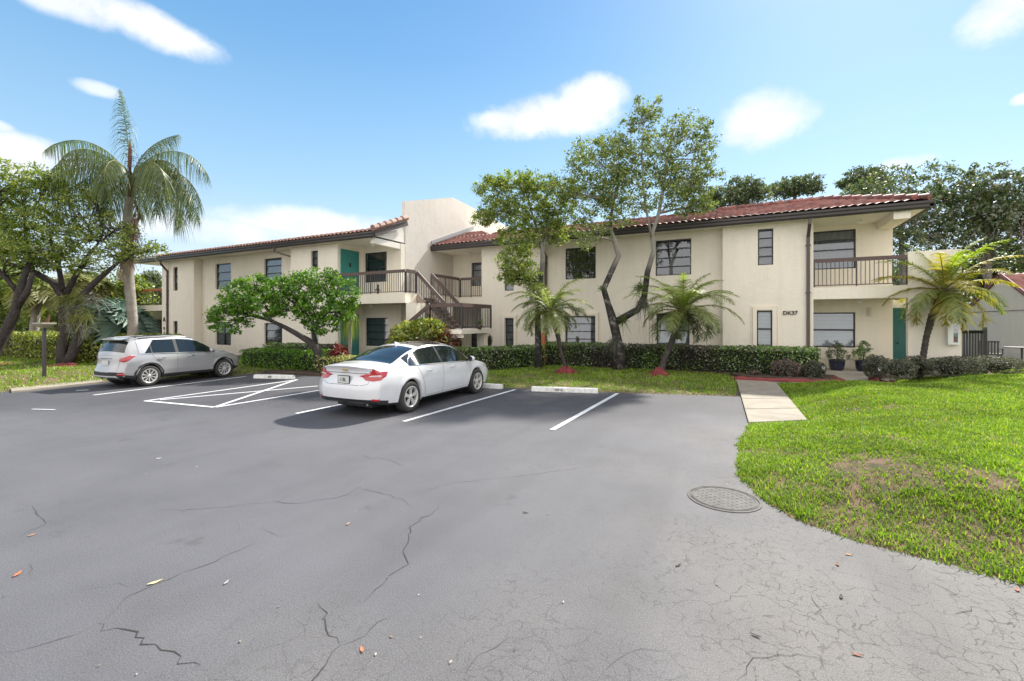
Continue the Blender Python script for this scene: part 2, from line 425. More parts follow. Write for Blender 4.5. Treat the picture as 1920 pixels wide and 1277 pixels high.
strip([ground(143,733), ground(166,732)], .10, .012, 'stall_line', M['line'], lot)
M['crack'] = simple('crack_dark', (.038, .033, .030), .95, .3)
CR = [([(0,1224),(80,1207),(150,1185),(184,1169)],.009),([(184,1169),(240,1118),(290,1096),(345,1073),(400,1052),(470,1022),(490,1015)],.006),
      ([(184,1169),(190,1179),(240,1182),(262,1190),(264,1200),(285,1215),(325,1224),(350,1238),(378,1248)],.013),
      ([(145,1108),(200,1100),(290,1092)],.006),([(595,1130),(611,1150),(608,1165),(624,1190),(638,1210)],.014),
      ([(638,1210),(618,1232),(612,1252),(580,1277),(540,1300)],.012),([(638,1210),(690,1190),(715,1165),(750,1147)],.009),
      ([(680,1130),(700,1108),(730,1082),(766,1058),(756,1035),(770,990),(785,977),(815,960),(831,942)],.009),
      ([(290,955),(340,957),(430,950),(510,941),(560,945),(640,932),(672,915),(700,922),(750,935),(775,952)],.006),
      ([(665,848),(690,858),(730,862),(768,881)],.006),([(30,942),(60,950),(66,965),(88,980),(40,1005),(0,1022)],.006),
      ([(483,992),(510,1000),(535,1008)],.006),([(444,975),(449,985),(445,1000)],.006),([(775,925),(860,905),(1000,890),(1120,872)],.005),
      ([(1520,1115),(1530,1135),(1528,1150)],.012),([(1735,1090),(1780,1108),(1800,1122)],.010),([(1700,1070),(1715,1060),(1760,1072),(1830,1080)],.010),
      ([(1790,1152),(1830,1148),(1840,1140)],.012),([(870,1275),(900,1230),(955,1200),(1010,1190)],.006),([(1120,1277),(1150,1240),(1200,1215),(1255,1222)],.006),
      ([(1380,1277),(1420,1240),(1500,1225),(1560,1245)],.007),([(55,1055),(58,1082)],.007)]
for k, (L, wd) in enumerate(CR):
    strip([ground(*p) for p in L], wd*.66, .0022+.0001*k, 'crack', M['crack'], lot, True, .008)

# ---- lawns
def sdf(P, poly):
    poly = np.asarray(poly); A = poly; B = np.roll(poly, -1, 0); n_ = len(P)
    dmin = np.full(n_, 1e9); ins = np.zeros(n_, bool)
    for a, c in zip(A, B):
        e = c-a; t = np.clip(((P-a)@e)/max(e@e, 1e-9), 0, 1); q = P-(a+t[:,None]*e)
        dmin = np.minimum(dmin, np.hypot(q[:,0], q[:,1]))
        cond = ((a[1] > P[:,1]) != (c[1] > P[:,1]))
        if cond.any():
            xi = (c[0]-a[0])*(P[:,1]-a[1])/((c[1]-a[1]) or 1e-9)+a[0]
            ins ^= cond & (P[:,0] < xi)
    return np.where(ins, dmin, -dmin)
def sstep(t): t = np.clip(t, 0, 1); return t*t*(3-2*t)
def wob2(P, s, seed=0):
    r = np.random.default_rng(seed); z = np.zeros(len(P))
    for i in range(9):
        k = r.normal(size=2)*s*(1+i*.5); z += np.sin(P@k + r.uniform(0, 6.3))/(1+i*.4)
    return z/3.2
def turf(name, cols):
    m, nt, out = newmat(name); n = N(nt)
    r = n('NewGeometry').outputs['Random Per Island']
    r = n.math('ADD', n.math('MULTIPLY', r, .8), n.math('MULTIPLY', n.noise(2.6, 4, .65), .45)) if True else r
    r = n.math('SUBTRACT', r, .12, True)
    c = n.ramp(r, [(0, cols[0]), (.45, cols[1]), (.80, cols[2]), (.93, cols[3]), (1, (.36, .26, .13))])
    c = n.mix(1, c, n.ramp(n.noise(.9, 4), [(.3, .72), (.7, 1.25)]), 'MULTIPLY')
    d_ = n('BsdfDiffuse', {'Color': c}); t = n('BsdfTranslucent', {'Color': n.mix(1, c, (1.3, 1.35, .6), 'MULTIPLY')})
    g_ = n('BsdfGlossy', {'Color': (.7,.75,.6,1), 'Roughness': .45})
    a = n('MixShader', {0: .42, 1: d_.outputs[0], 2: t.outputs[0]}); e = n('MixShader', {0: .05, 1: a.outputs[0], 2: g_.outputs[0]})
    nt.links.new(e.outputs[0], out.inputs[0]); return m
M['turf'] = turf('lawn_blades', [(.085,.17,.015), (.18,.31,.022), (.30,.42,.035), (.42,.42,.09)])
M['turf_shade'] = turf('lawn_blades_shade', [(.08,.17,.015), (.16,.28,.02), (.26,.37,.03), (.34,.34,.07)])  # same turf with a darker colour for the lawns in shade
def thatch():
    m, nt, out = newmat('lawn_thatch'); n = N(nt)
    c = n.ramp(n.noise(7, 6, .7), [(.3, (.045,.065,.015)), (.42, (.10,.085,.035)), (.55, (.19,.12,.07)), (.72, (.27,.17,.12))])
    p = n('BsdfPrincipled', {'Base Color': c, 'Roughness': .95, 'Normal': n.bump(n.noise(45, 5, .8), .9, .03)})
    nt.links.new(p.outputs[0], out.inputs[0]); return m
M['thatch'] = thatch()
LAWNS = {}
def lawn(key, poly, H, wdt, label, step, density, hgt, mat, bare=(), near=(0, 0)):
    poly = np.array(poly); lo = poly.min(0)-.3; hi = poly.max(0)+.3
    nx = int((hi[0]-lo[0])/step)+2; ny = int((hi[1]-lo[1])/step)+2
    gx, gy = np.meshgrid(np.linspace(lo[0],hi[0],nx), np.linspace(lo[1],hi[1],ny)); P = np.stack([gx.ravel(), gy.ravel()], 1)
    def height(P, noise=True):
        s = sdf(P, poly)
        z = np.clip(s/.10, -1, 1)*.035 + H*sstep(s/wdt) + .012*wob2(P, 2.2, 3)*(s > 0) + .03*wob2(P, .5, 4)*sstep(s/2)
        return z, s
    z, s = height(P)
    idx = np.arange(nx*ny).reshape(ny, nx)
    f = np.stack([idx[:-1,:-1], idx[:-1,1:], idx[1:,1:], idx[1:,:-1]], -1).reshape(-1, 4)
    keep = (s[f] > -.35).any(1); 
    o = np_mesh('lawn', np.column_stack([P, z]), f[keep], M['thatch'], smooth=True)
    tag(o, label, kind='structure'); LAWNS[key] = height
    # blades
    area = (hi[0]-lo[0])*(hi[1]-lo[1]); cnt = int(area*density)
    Q = np.column_stack([rng.uniform(lo[0],hi[0],cnt), rng.uniform(lo[1],hi[1],cnt)])
    dist = np.hypot(Q[:,0]-near[0], Q[:,1]-near[1])
    Q = Q[rng.random(cnt) < np.clip(8.0/dist, .16, 1)]
    z, s = height(Q); ok = s > -.03 + .05*wob2(Q, 9, 8)
    for (bx, by, br, keepf) in bare:
        dd = np.hypot(Q[:,0]-bx, (Q[:,1]-by))/br + .35*wob2(Q, 6, 5)
        ok &= (dd > 1) | (rng.random(len(Q)) < keepf)
    # seeds of clumpiness
    ok &= rng.random(len(Q)) < .62+.5*wob2(Q, 3.1, 6)
    Q = Q[ok]; z = z[ok]; dist = np.hypot(Q[:,0]-near[0], Q[:,1]-near[1]); m_ = len(Q)
    ang = rng.uniform(0, 2*PI, m_); lean = rng.uniform(.15, 1.1, m_); h = hgt*rng.uniform(.5, 1.35, m_)*(1+.25*wob2(Q, 2.5, 9))
    wd = (.0026+.0005*dist)*rng.uniform(.7, 1.3, m_)
    dr = np.stack([np.cos(ang), np.sin(ang), np.zeros(m_)], 1); sd = np.stack([-np.sin(ang), np.cos(ang), np.zeros(m_)], 1)
    base = np.column_stack([Q, z-.01]); up = np.array([0,0,1.])
    R = np.zeros((m_, 3, 2, 3))
    for k, t in enumerate((0, .55, 1)):
        c = base + up*(h*(t - .35*t*t*np.minimum(lean,1)))[:,None] + dr*(h*lean*t*t)[:,None]
        ww = wd*(1, .85, .1)[k]
        R[:,k,0] = c - sd*ww[:,None]; R[:,k,1] = c + sd*ww[:,None]
    g_ = ribbon_mesh('grass', R, mat); tag(g_, 'blades of '+label, 'grass', kind='stuff')
    return o
gp = lambda L: [ground(*p) for p in L]
# right hand lawn (a low mound)
RL = gp([(1515,791),(1440,797),(1404,798),(1386,832),(1384,868),(1386,893),(1430,938),(1500,977),(1600,1013),(1750,1052),(1920,1096)])
RL = RL + [(5.2, .9), (9, -.6), (26, -3), (26, 26), (9.0, 24), (7.4, 19.4), (6.4, 18.75), (4.75, 18.7), (4.25, 16.9), (3.95, 16.1), (3.3, 15.3)] + gp([(1500,722),(1456,719),(1483,752)])
bp = [ground(1650,895,.25), ground(1760,900,.25), ground(1600,872,.25), ground(1880,945,.15), ground(1590,960,.1)]
lawn('right', RL, .36, 1.7, 'bright yellow green lawn on the low mound at the right', .16, 5200, .058, M['turf'],
     [(bp[0][0],bp[0][1],.42,.28),(bp[2][0],bp[2][1],.3,.45),(bp[3][0],bp[3][1],.14,.15),(bp[4][0],bp[4][1],.25,.5)])
FL = gp([(905,722),(950,727),(1130,735),(1250,739),(1383,743),(1378,713)]) + [(.0, 16.4), (-.2, 17.9), (-7.2, 17.9), (-8.6, 14.2), (-8.6, 12.4)]
lawn('front', FL, .08, 1.5, 'green grass strip between the car park and the clipped hedge', .16, 1500, .07, M['turf_shade'])
LL = gp([(-40,742),(20,733),(190,716)]) + [(-15.6, 9.6), (-15.4, 12), (-19, 13.6), (-36, 14.4), (-42, 8), (-34, 2)]
lawn('left', LL, .06, 2, 'green lawn under the trees at the left of the car park', .3, 700, .085, M['turf_shade'])
# planting bed in front of the left wing
b = MB(); b.prism([(-17.2,10.55),(-8.3,11.2),(-8.2,14.1),(-8.6,18.8),(-30.8,15.0),(-19.5,13.4),(-17.2,12)], -.05, .05)
M['bed'] = simple('bed_soil', (.07, .045, .03), .95, .5, 12, .8, 30, bdist=.03)
tag(b.build('planting_bed', M['bed']), 'dark mulched planting bed in front of the left wing', kind='structure')
b = MB(); b.prism([(-8.7,18.0),(2.9,18.0),(2.9,16.6),(1.6,16.3),(.1,16.35),(-.2,17.2),(-7.2,17.2)], -.05, .12)
tag(b.build('hedge_bed', M['bed']), 'soil bed under the long clipped hedge', kind='structure')
# edge beam at the far left
b = MB(); b.prism(gp([(20,731),(190,713),(193,718),(22,737)]), -.05, .045)
tag(b.build('kerb_strip', M['concrete']), 'pale concrete edge strip beside the left lawn', kind='structure')
# walk: slabs with joints
M['concrete_dk'] = simple('walk_concrete_grey', (.34, .31, .26), .85, .16, 1.5, .3, 70)
def lerp2(a, c, t): return (a[0]+(c[0]-a[0])*t, a[1]+(c[1]-a[1])*t)
A0, A1 = ground(1404,797), ground(1380,712); B0, B1 = ground(1514,792), ground(1452,716)
b = MB(); k = 5
for i in range(k):
    t0, t1 = i/k+.003, (i+1)/k-.003
    b.prism([lerp2(A0,A1,t0), lerp2(B0,B1,t0), lerp2(B0,B1,t1), lerp2(A0,A1,t1)], -.04, .05)
path = tag(b.build('footpath', M['concrete'], bevel=.006), 'pale concrete footpath from the car park to the front door', kind='structure')
A1 = lerp2(A0, A1, 1.0); b = MB()
b.prism([(A1[0]+.0, A1[1]+.02), (2.6, 14.9), (3.3, 15.3), (3.9, 16.2), (3.0, 16.3), (.9, 15.75), (A1[0]-.02, 15.75)], -.04, .054)
b.prism([(3.0, 16.32), (3.95, 16.22), (4.5, 18.78), (2.5, 18.78), (2.95, 17.2)], -.04, .058)
b.box(2.45, 5.6, 18.8, 20.3, -.04, .14)
b.build('path_to_porch', M['concrete_dk'], path)
# red mulch edging
def curb_strip(pts, r, name, label, parent=None):
    b = MB(); P = []
    for i in range(len(pts)-1):
        for j in range(8): P.append(lerp2(pts[i], pts[i+1], j/8))
    P.append(pts[-1])
    b.tube([(x, y, .06+random.uniform(-.01,.012)) for x, y in P], [r*random.uniform(.8,1.2) for _ in P], 8)
    o = b.build(name, M['mulch'], parent, smooth=True); tag(o, label, kind='structure'); return o
curb_strip([(-.05,15.85),(.95,15.85),(2.4,16.25),(2.9,16.5),(2.75,17.4)], .085, 'mulch_edging', 'red mulch edging along the footpath under the hedge')
curb_strip([(4.1,16.4),(3.75,17.2),(3.85,17.9),(4.3,18.3)], .085, 'mulch_edging', 'red mulch edging curving beside the porch path')
# ================================================================ the apartment building
G0 = .10                                   # finished floor
EAVE, SOF = 5.66, 5.46
bld = empty('apartment_building', (-12, 17, 0), label='long cream two storey apartment building with red tiled roof edge and brown railings', cat='apartment building')
BO = (-12, 17, 0)
def part(b, name, mat, parent=None, **k): return b.build(name, mat, parent or bld, BO, **k)
FR = {  # facing the car park: key: (U0, U1, V)
 'A': (-.453, 2.43, 18.8), 'B': (-7.96, -.453, 19.2), 'C': (-11.05, -7.96, 18.8), 'PR': (2.43, 5.0, 20.35), 'PS': (-13.74, -11.05, 20.35),
 'D': (-19.34, -16.18, 14.65), 'R': (-27.5, -19.34, 15.07), 'E': (-30.8, -27.5, 14.65), 'PL': (-16.18, -13.94, 16.1)}
WIN = {  # key, pixel box, rows, kind
 'A': [((1421,429,1450,497),4,'sky'), ((1419,583,1448,651),2,'blindtrim')],
 'B': [((1229,449,1296,516),4,'dark'), ((1060,464,1117,523),4,'dark'), ((1231,588,1293,652),2,'blindflute'), ((1060,593,1117,650),4,'palecurtrim')],
 'C': [((946,488,963,545),4,'dark'), ((947,597,964,650),4,'palecurtrim')],
 'PR': [((1494,433,1605,505),4,'pale'), ((1490,586,1604,651),2,'blind')],
 'PS': [((884,492,912,536),3,'pale'), ((883,622,902,653),2,'dark')],
 'D': [((583,470,596,509),3,'pale'), ((583,612,597,650),3,'pale')],
 'R': [((404,494,433,542),3,'dark'), ((404,604,433,647),2,'shutter'), ((495,484,528,526),3,'pale'), ((495,606,529,648),3,'palegrey')],
 'E': [((325,501,333,545),3,'dark'), ((325,602,333,648),2,'pale')],
 'PL': [((683,473,725,529),4,'dark'), ((685,596,727,649),4,'palegrey')],
}
def facade(key, mat=None):
    U0, U1, V = FR[key]; z0, z1 = -.1, SOF + .02
    holes = []
    for (bx, rows, kind) in WIN[key]:
        cx = (bx[0]+bx[2])/2
        u0 = on_wall(bx[0], 600, V)[0]; u1 = on_wall(bx[2], 600, V)[0]
        za = on_wall(cx, bx[1], V)[2]; zb = on_wall(cx, bx[3], V)[2]
        u0 = max(u0, U0+.03); u1 = min(u1, U1-.03)
        holes.append((u0, u1, zb, za, rows, kind))
    us = sorted({U0, U1, *[h[0] for h in holes], *[h[1] for h in holes]}); zs = sorted({z0, z1, *[h[2] for h in holes], *[h[3] for h in holes]})
    b = MB()
    for i in range(len(us)-1):
        for j in range(len(zs)-1):
            cu, cz = (us[i]+us[i+1])/2, (zs[j]+zs[j+1])/2
            if any(h[0] < cu < h[1] and h[2] < cz < h[3] for h in holes): continue
            b.add([(us[i],V,zs[j]),(us[i+1],V,zs[j]),(us[i+1],V,zs[j+1]),(us[i],V,zs[j+1])], [(0,1,2,3)])
            b.add([(us[i],V+.2,zs[j]),(us[i+1],V+.2,zs[j]),(us[i+1],V+.2,zs[j+1]),(us[i],V+.2,zs[j+1])], [(3,2,1,0)])
    for h in holes:
        u0,u1,a,c = h[:4]; d_ = .2
        b.add([(u0,V,a),(u1,V,a),(u1,V,c),(u0,V,c),(u0,V+d_,a),(u1,V+d_,a),(u1,V+d_,c),(u0,V+d_,c)], [(0,4,5,1),(1,5,6,2),(2,6,7,3),(3,7,4,0)])
    wall = part(b, 'wall', mat or M['stucco'])
    for h in holes: window(h, V)
    return wall
def window(h, V):
    u0,u1,a,c,rows,kind = h; V1 = V+.085; fw = .045
    b = MB()
    b.box(u0,u0+fw,V1,V1+.06,a,c); b.box(u1-fw,u1,V1,V1+.06,a,c); b.box(u0+fw,u1-fw,V1,V1+.06,a,a+fw); b.box(u0+fw,u1-fw,V1,V1+.06,c-fw,c)
    for k in range(1, rows):
        z = a+(c-a)*k/rows; t = .03 if rows == 2 else .018
        b.box(u0+fw,u1-fw,V1-.012,V1+.05,z-t,z+t)
    if kind == 'shutter': b.box((u0+u1)/2-.03,(u0+u1)/2+.03,V1-.01,V1+.05,a+fw,c-fw)
    fr = part(b, 'window', M['frame'])
    g = MB()
    for k in range(rows):                      # louvre panes lean a little, each on its own
        z0, z1 = a+(c-a)*k/rows+.01, a+(c-a)*(k+1)/rows-.01; tl = random.uniform(.0, .018) if rows > 2 else 0
        g.add([(u0+.02,V1+.012-tl,z0),(u1-.02,V1+.012-tl,z0),(u1-.02,V1+.03,z1),(u0+.02,V1+.03,z1)], [(0,1,2,3)])
    part(g, 'pane', M['glass'], fr)
    q = MB()
    if kind.startswith('blind') or kind == 'shutter':
        k = int((c-a)/(.05 if kind != 'shutter' else .09)); st = (c-a)/k
        for i in range(k):
            z = a+i*st
            q.add([(u0+.02,V1+.075,z+.002),(u1-.02,V1+.075,z+.002),(u1-.02,V1+.095,z+st*.93),(u0+.02,V1+.095,z+st*.93)], [(0,1,2,3)])
        part(q, 'blind', M['blind'], fr)
    elif kind.startswith('pale'):
        k = max(4, int((u1-u0)/.07)); w_ = (u1-u0)/k
        vs = [(u0+i*w_, V1+.12+(.02 if i%2 else -.015), z) for z in (a, c) for i in range(k+1)]
        q.add(vs, [(i, i+1, k+2+i, k+1+i) for i in range(k)])
        part(q, 'curtain', M['curtain' if kind == 'palegrey' else 'curtain_pale'], fr)
    else:
        k = max(4, int((u1-u0)/.12)); w_ = (u1-u0)/k
        vs = [(u0+i*w_, V1+.14+(.02 if i%2 else -.015), z) for z in (a, c) for i in range(k+1)]
        q.add(vs, [(i, i+1, k+2+i, k+1+i) for i in range(k)])
        part(q, 'curtain', M['curtain' if kind == 'sky' else 'dark_room'], fr)
    r = MB(); r.box(u0-.1, u1+.1, V+.32, V+.34, a-.1, c+.1); part(r, 'backing', M['dark_room'], fr)
    if 'trim' in kind or 'flute' in kind:
        s = MB(); g_ = .05
        ws = [.13] if 'trim' in kind else [.11, .09]
        for sgn, e in ((-1, u0), (1, u1)):
            x = e
            for w_ in (ws if 'flute' not in kind else [.14,.10,.10]):
                s.box(x+sgn*.0, x+sgn*w_, V-.085+.012*len(ws), V+.01, a-.12, c+.14); x += sgn*(w_+.025)
        s.box(u0-.005, u1+.005, V-.07, V+.01, c+.03, c+.14); s.box(u0-.005, u1+.005, V-.06, V+.01, a-.12, a-.03)
        if 'trim' in kind:
            for e0, e1, q0, q1 in ((u0-.2,u0-.165,a-.17,c+.19),(u1+.165,u1+.2,a-.17,c+.19)): s.box(e0,e1,V-.02,V+.01,q0,q1)
            s.box(u0-.165,u1+.165,V-.02,V+.01,c+.16,c+.19)
        part(s, 'window_trim', M['trim'], bevel=.004)
for k in FR: facade(k, M['stucco'])
# return walls (x, y0, y1)
b = MB()
for (x0, x1, y0, y1) in ((-16.33,-16.18,14.652,18),(-13.935,-13.745,16.102,16.398),(-19.34,-19.19,14.652,15.4),(-27.65,-27.5,14.652,15.4),(-30.8,-30.65,14.652,19),
                         (-11.05,-10.9,18.802,20.6),(-8.11,-7.96,18.802,19.4),(-.453,-.3,18.802,19.4),(2.28,2.43,18.802,20.6),(4.85,5.0,20.352,30)):
    b = MB(); b.box(x0, x1, y0, y1, -.1, SOF+.01); part(b, 'side_wall', M['stucco'])
# the tall fin wall of the stair hall
b = MB()
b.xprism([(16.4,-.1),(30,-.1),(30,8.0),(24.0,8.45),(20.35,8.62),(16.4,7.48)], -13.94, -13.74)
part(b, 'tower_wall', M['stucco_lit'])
b = MB()
b.bar((-13.70,18.35,5.86),(-13.70,22.4,7.36),.04,.16); part(b, 'roof_flashing', simple('grey_flashing', (.33,.33,.33), .5, .1))
# rear mass of the building and flat roof decks
b = MB(); b.box(-13.7, 4.8, 20.7, 30, 5.3, 6.3); b.box(-30.6, -14.0, 16.6, 25.79, 5.3, 6.0); b.box(-30.6,-14.1,25.8,26,-.1,5.3)
part(b, 'flat_roof', M['stucco_grey'])
# soffits / ceilings
b = MB()
b.box(-13.735, 5.40, 18.42, 20.9, SOF, SOF+.06); b.box(4.7, 5.40, 20.9, 30, SOF, SOF+.06)
b.box(-33.15, -13.76, 14.27, 16.39, SOF, SOF+.06); b.box(-33.2,-30.8,16.39,18,SOF,SOF+.06)
part(b, 'soffit', M['soffit'])
b = MB(); b.box(4.55, 4.98, 18.44, 20.34, 5.18, SOF-.002); part(b, 'porch_beam', M['stucco'])
b = MB(); b.xprism([(14.4,SOF-.25),(16.38,SOF-.25),(16.38,SOF+.5),(16.2,SOF+.72),(14.4,SOF+.02)], -13.95, -13.76)
part(b, 'gable_panel', M['soffit'])
# gutters: k-style section
def gutter(p, q, nrm, name='gutter'):
    prof = [(0,SOF-.04),(.07,SOF-.04),(.10,SOF+.02),(.10,SOF+.09),(.125,SOF+.13),(.125,SOF+.20),(.10,SOF+.20),(.09,SOF+.12),(0,SOF+.10)]
    b = MB(); k = len(prof); vs = []
    for e in (p, q):
        for o_, z in prof: vs.append((e[0]+nrm[0]*o_, e[1]+nrm[1]*o_, z))
    b.add(vs, [tuple(range(k)), tuple(range(k,2*k))[::-1]] + [(i,(i+1)%k,k+(i+1)%k,k+i) for i in range(k)])
    part(b, name, M['bronze'])
gutter((-13.735,18.40),(5.52,18.40),(0,-1)); gutter((5.40,18.30),(5.40,30),(1,0)); gutter((-33.2,14.25),(-13.58,14.25),(0,-1))
b = MB(); b.box(-13.735,5.40,18.40,18.42,SOF-.03,EAVE+.02); b.box(5.38,5.40,18.42,30,SOF-.03,EAVE+.02); b.box(-33.2,-13.56,14.25,14.27,SOF-.03,EAVE+.02)
part(b, 'fascia', M['bronze'])
b = MB(); b.bar((-13.62,14.2,SOF+.10),(-13.62,16.4,SOF+.98),.05,.22); part(b, 'rake_board', simple('brown_rake', (.10,.075,.07), .6, .1))
# ---- barrel tiles, real corrugation with stepped courses
def tiles(name, mat, u0, u1, v0, run, z0, pitch, clip=None, axis='x', sgn=1):
    du = .04; nu = int((u1-u0)/du); course = .30; nc = int(math.ceil(run/course)); rows = []
    us = u0 + np.arange(nu+1)*du
    for c in range(nc):
        for e in (0, .999):
            s = min((c+e)*course, run); lift = .035*(1-e)+.015
            rows.append((s, lift))
    V = []
    for s, lift in rows:
        h = .045*np.abs(np.sin(PI*us/.24))**.8
        uu = us if clip is None else np.clip(us, *clip(s))
        z = z0 + pitch*s + lift + h
        V.append(np.stack([uu, np.full_like(uu, v0+s*sgn), z], 1) if axis == 'x' else np.stack([np.full_like(uu, v0+s*sgn), uu, z], 1))
    V = np.array(V); nr = len(rows); idx = np.arange(nr*(nu+1)).reshape(nr, nu+1)
    f = np.stack([idx[:-1,:-1], idx[:-1,1:], idx[1:,1:], idx[1:,:-1]], -1).reshape(-1,4)
    if (axis == 'x') != (sgn > 0): f = f[:, ::-1]
    v = V.reshape(-1,3)
    area_ok = np.linalg.norm(np.cross(v[f[:,1]]-v[f[:,0]], v[f[:,3]]-v[f[:,0]]), axis=1) > 1e-7
    return np_mesh(name, v, f[area_ok], mat, bld, BO)
t1 = tiles('roof', M['tile'], -13.72, -.7, 18.34, 1.95, EAVE+.0, .36)
t2 = tiles('roof', M['tile'], -.7, 5.45, 18.34, 2.45, EAVE+.0, .36, clip=lambda s: (-9, 5.47-s))
t3 = tiles('roof', M['tile'], 18.34, 28, 5.47, 2.45, EAVE+.0, .36, clip=lambda s: (18.34+s, 99), axis='y', sgn=-1)
t4 = tiles('roof', M['tile'], -13.72, -11.4, 20.25, 1.7, EAVE+.70, .36, clip=lambda s: (-13.72, -11.4-.9*s))
t5 = tiles('roof', M['tile_tan'], -33.2, -13.72, 14.18, 1.25, EAVE+.0, .30)
b = MB(); b.add([(-.72,20.2,EAVE+.66),(-.72,20.79,EAVE+.90),(-.72,20.79,EAVE+.5)],[(0,1,2)]); b.box(-.72,2.95,20.75,20.8,EAVE+.3,EAVE+.92)
b.box(-11.3,-.72,20.25,20.3,EAVE+.3,EAVE+.73); b.box(-33.1,-14,15.40,15.46,EAVE+.1,EAVE+.40)
part(b, 'roof_upstand', M['tile'])
def caps(p, q, name, mat, r=.10, step=.33):        # ridge and hip cap tiles
    p, q = Vector(p), Vector(q); L = (q-p).length; k = max(1, int(L/step)); b = MB()
    for i in range(k):
        a = p.lerp(q, i/k) ; c = p.lerp(q, min(1, (i+1.12)/k)); b.tube([a + Vector((0,0,.03)), c + Vector((0,0,.0))], [r*1.12, r*.9], 10)
    part(b, name, mat, smooth=False)
caps((5.42,18.36,EAVE+.10),(3.02,20.76,EAVE+.94),'hip_cap',M['tile'],.10)
caps((3.02,20.78,EAVE+.94),(-.7,20.78,EAVE+.93),'ridge_cap',M['tile'],.09)
caps((-.7,20.28,EAVE+.75),(-11.3,20.28,EAVE+.75),'ridge_cap',M['tile'],.06)
caps((-13.62,14.18,EAVE+.12),(-13.62,16.38,EAVE+1.02),'rake_tile',M['tile_tan'],.12,.36)
caps((-14.0,15.42,EAVE+.42),(-33.1,15.42,EAVE+.42),'ridge_cap',M['tile_tan'],.05)
# ---- slabs
b = MB(); b.box(2.432, 5.0, 18.80, 20.34, 2.66, 3.07); part(b, 'balcony_slab', M['stucco'])
b = MB(); b.box(-16.175,-12.3,14.66,16.395,2.66,3.07); b.box(-13.735,-12.3,16.395,20.34,2.70,3.068); b.box(-12.3,-11.052,18.81,20.34,2.70,3.066)
part(b, 'balcony_slab', M['stucco'])
b = MB(); b.box(-34.5,-30.81,14.9,16.4,2.55,2.9); part(b, 'balcony_slab', M['stucco'])
b = MB(); b.box(-34.5,-34.2,14.92,15.2,-.1,2.55); part(b,'porch_post',M['stucco'])
b = MB(); b.box(-38,-30.81,16.41,16.6,-.1,2.85); part(b,'porch_wall',M['stucco_grey'])
b = MB(); b.box(-12.25,-11.7,14.66,15.25,-.1,2.65); b.box(-12.3,-11.2,16.42,16.6,-.1,2.65); part(b, 'porch_pier', M['stucco'])
# screen wall at the right end and store behind it
b = MB(); b.box(5.0, 6.30, 18.78, 18.98, -.1, 4.15); part(b, 'screen_wall', M['stucco'])
b = MB(); b.box(5.02, 6.28, 20.62, 24, -.1, 2.66); part(b, 'store_wall', M['stucco'])
# ---- doors
def door_front(u0, u1, V, z0, z1, mat, louvre=False, name='door'):
    b = MB(); b.box(u0,u1,V-.05,V,z0,z1)
    d_ = part(b, name, mat, bevel=.004)
    f = MB(); f.box(u0-.07,u0-.004,V-.07,V,z0,z1+.07); f.box(u1+.004,u1+.07,V-.07,V,z0,z1+.07); f.box(u0-.004,u1+.004,V-.07,V,z1+.004,z1+.07)
    part(f, 'door_frame', mat, d_)
    if louvre:
        l = MB(); k = 34
        for i in range(k):
            z = z0+.25+i*(z1-z0-.4)/k; l.box(u0+.10,u1-.10,V-.062,V-.048,z,z+.028)
        part(l, 'louvres', mat, d_)
    h = MB(); h.ball((u0+.08,V-.09,z0+1.0),.032,6); part(h, 'handle', M['frame'], d_, smooth=True)
def door_side(x, y0, y1, z0, z1, mat, plain=True):
    b = MB(); b.box(x, x+.035, y0, y1, z0, z1); d_ = part(b, 'door', mat, bevel=.004)
    f = MB(); f.box(x,x+.06,y0-.07,y0-.004,z0,z1+.07); f.box(x,x+.06,y1+.004,y1+.07,z0,z1+.07); f.box(x,x+.06,y0-.004,y1+.004,z1+.004,z1+.07)
    part(f, 'door_frame', mat, d_)
    h = MB(); h.ball((x+.07,y0+.09,z0+.98),.03,6); h.box(x+.035,x+.055,(y0+y1)/2-.05,(y0+y1)/2+.05,z0+1.35,z0+1.55); part(h, 'handle', M['bronze'], d_, smooth=False)
door_side(-16.18, 14.88, 15.82, 3.07, 5.14, M['teal']); door_side(-16.18, 14.88, 15.82, .1, 2.15, M['teal'])
door_front(5.10, 5.72, 20.62, .12, 2.30, M['teal_dark'], True)
door_front(-35.5, -34.6, 16.41, -.05, 1.95, M['frame'])
b = MB(); b.box(2.45, 5.0, 20.30, 20.348, .5, .58); part(b, 'window_sill', M['trim'])
# ---- railings: iron balusters with a wooden top board
def railing(p, q, h=.93, gap=.118, mat=None, sub=True, board=.13):
    p, q = Vector(p), Vector(q); L = math.hypot(q.x-p.x, q.y-p.y); k = max(2, int(L/gap)); b = MB()
    for i in range(k+1):
        a = p.lerp(q, i/k); r = .020 if i in (0, k, k//2) else .0095
        b.box(a.x-r,a.x+r,a.y-r,a.y+r,a.z+(.02 if r > .015 else .07),a.z+h-.02)
    up = Vector((0,0,1)); b.bar(p+up*.07, q+up*.07, .025, .03)
    r_ = part(b, 'railing', M['baluster']); c = MB(); c.bar(p+up*h, q+up*h, .045, board); part(c, 'top_rail', mat or M['rail'], r_)
Z2 = 3.07
railing((2.46,18.84,Z2),(4.98,18.84,Z2))
railing((-16.15,14.72,Z2),(-12.35,14.72,Z2))
b = MB(); b.box(5.0,5.02,18.84,18.9,3,3.1)
railing((-34.4,15.0,2.92),(-30.85,15.0,2.92),mat=M['orange_wood'],gap=.16)
railing((-12.35,16.5,Z2),(-12.35,18.85,Z2)); railing((-12.3,18.88,Z2),(-11.1,18.88,Z2))
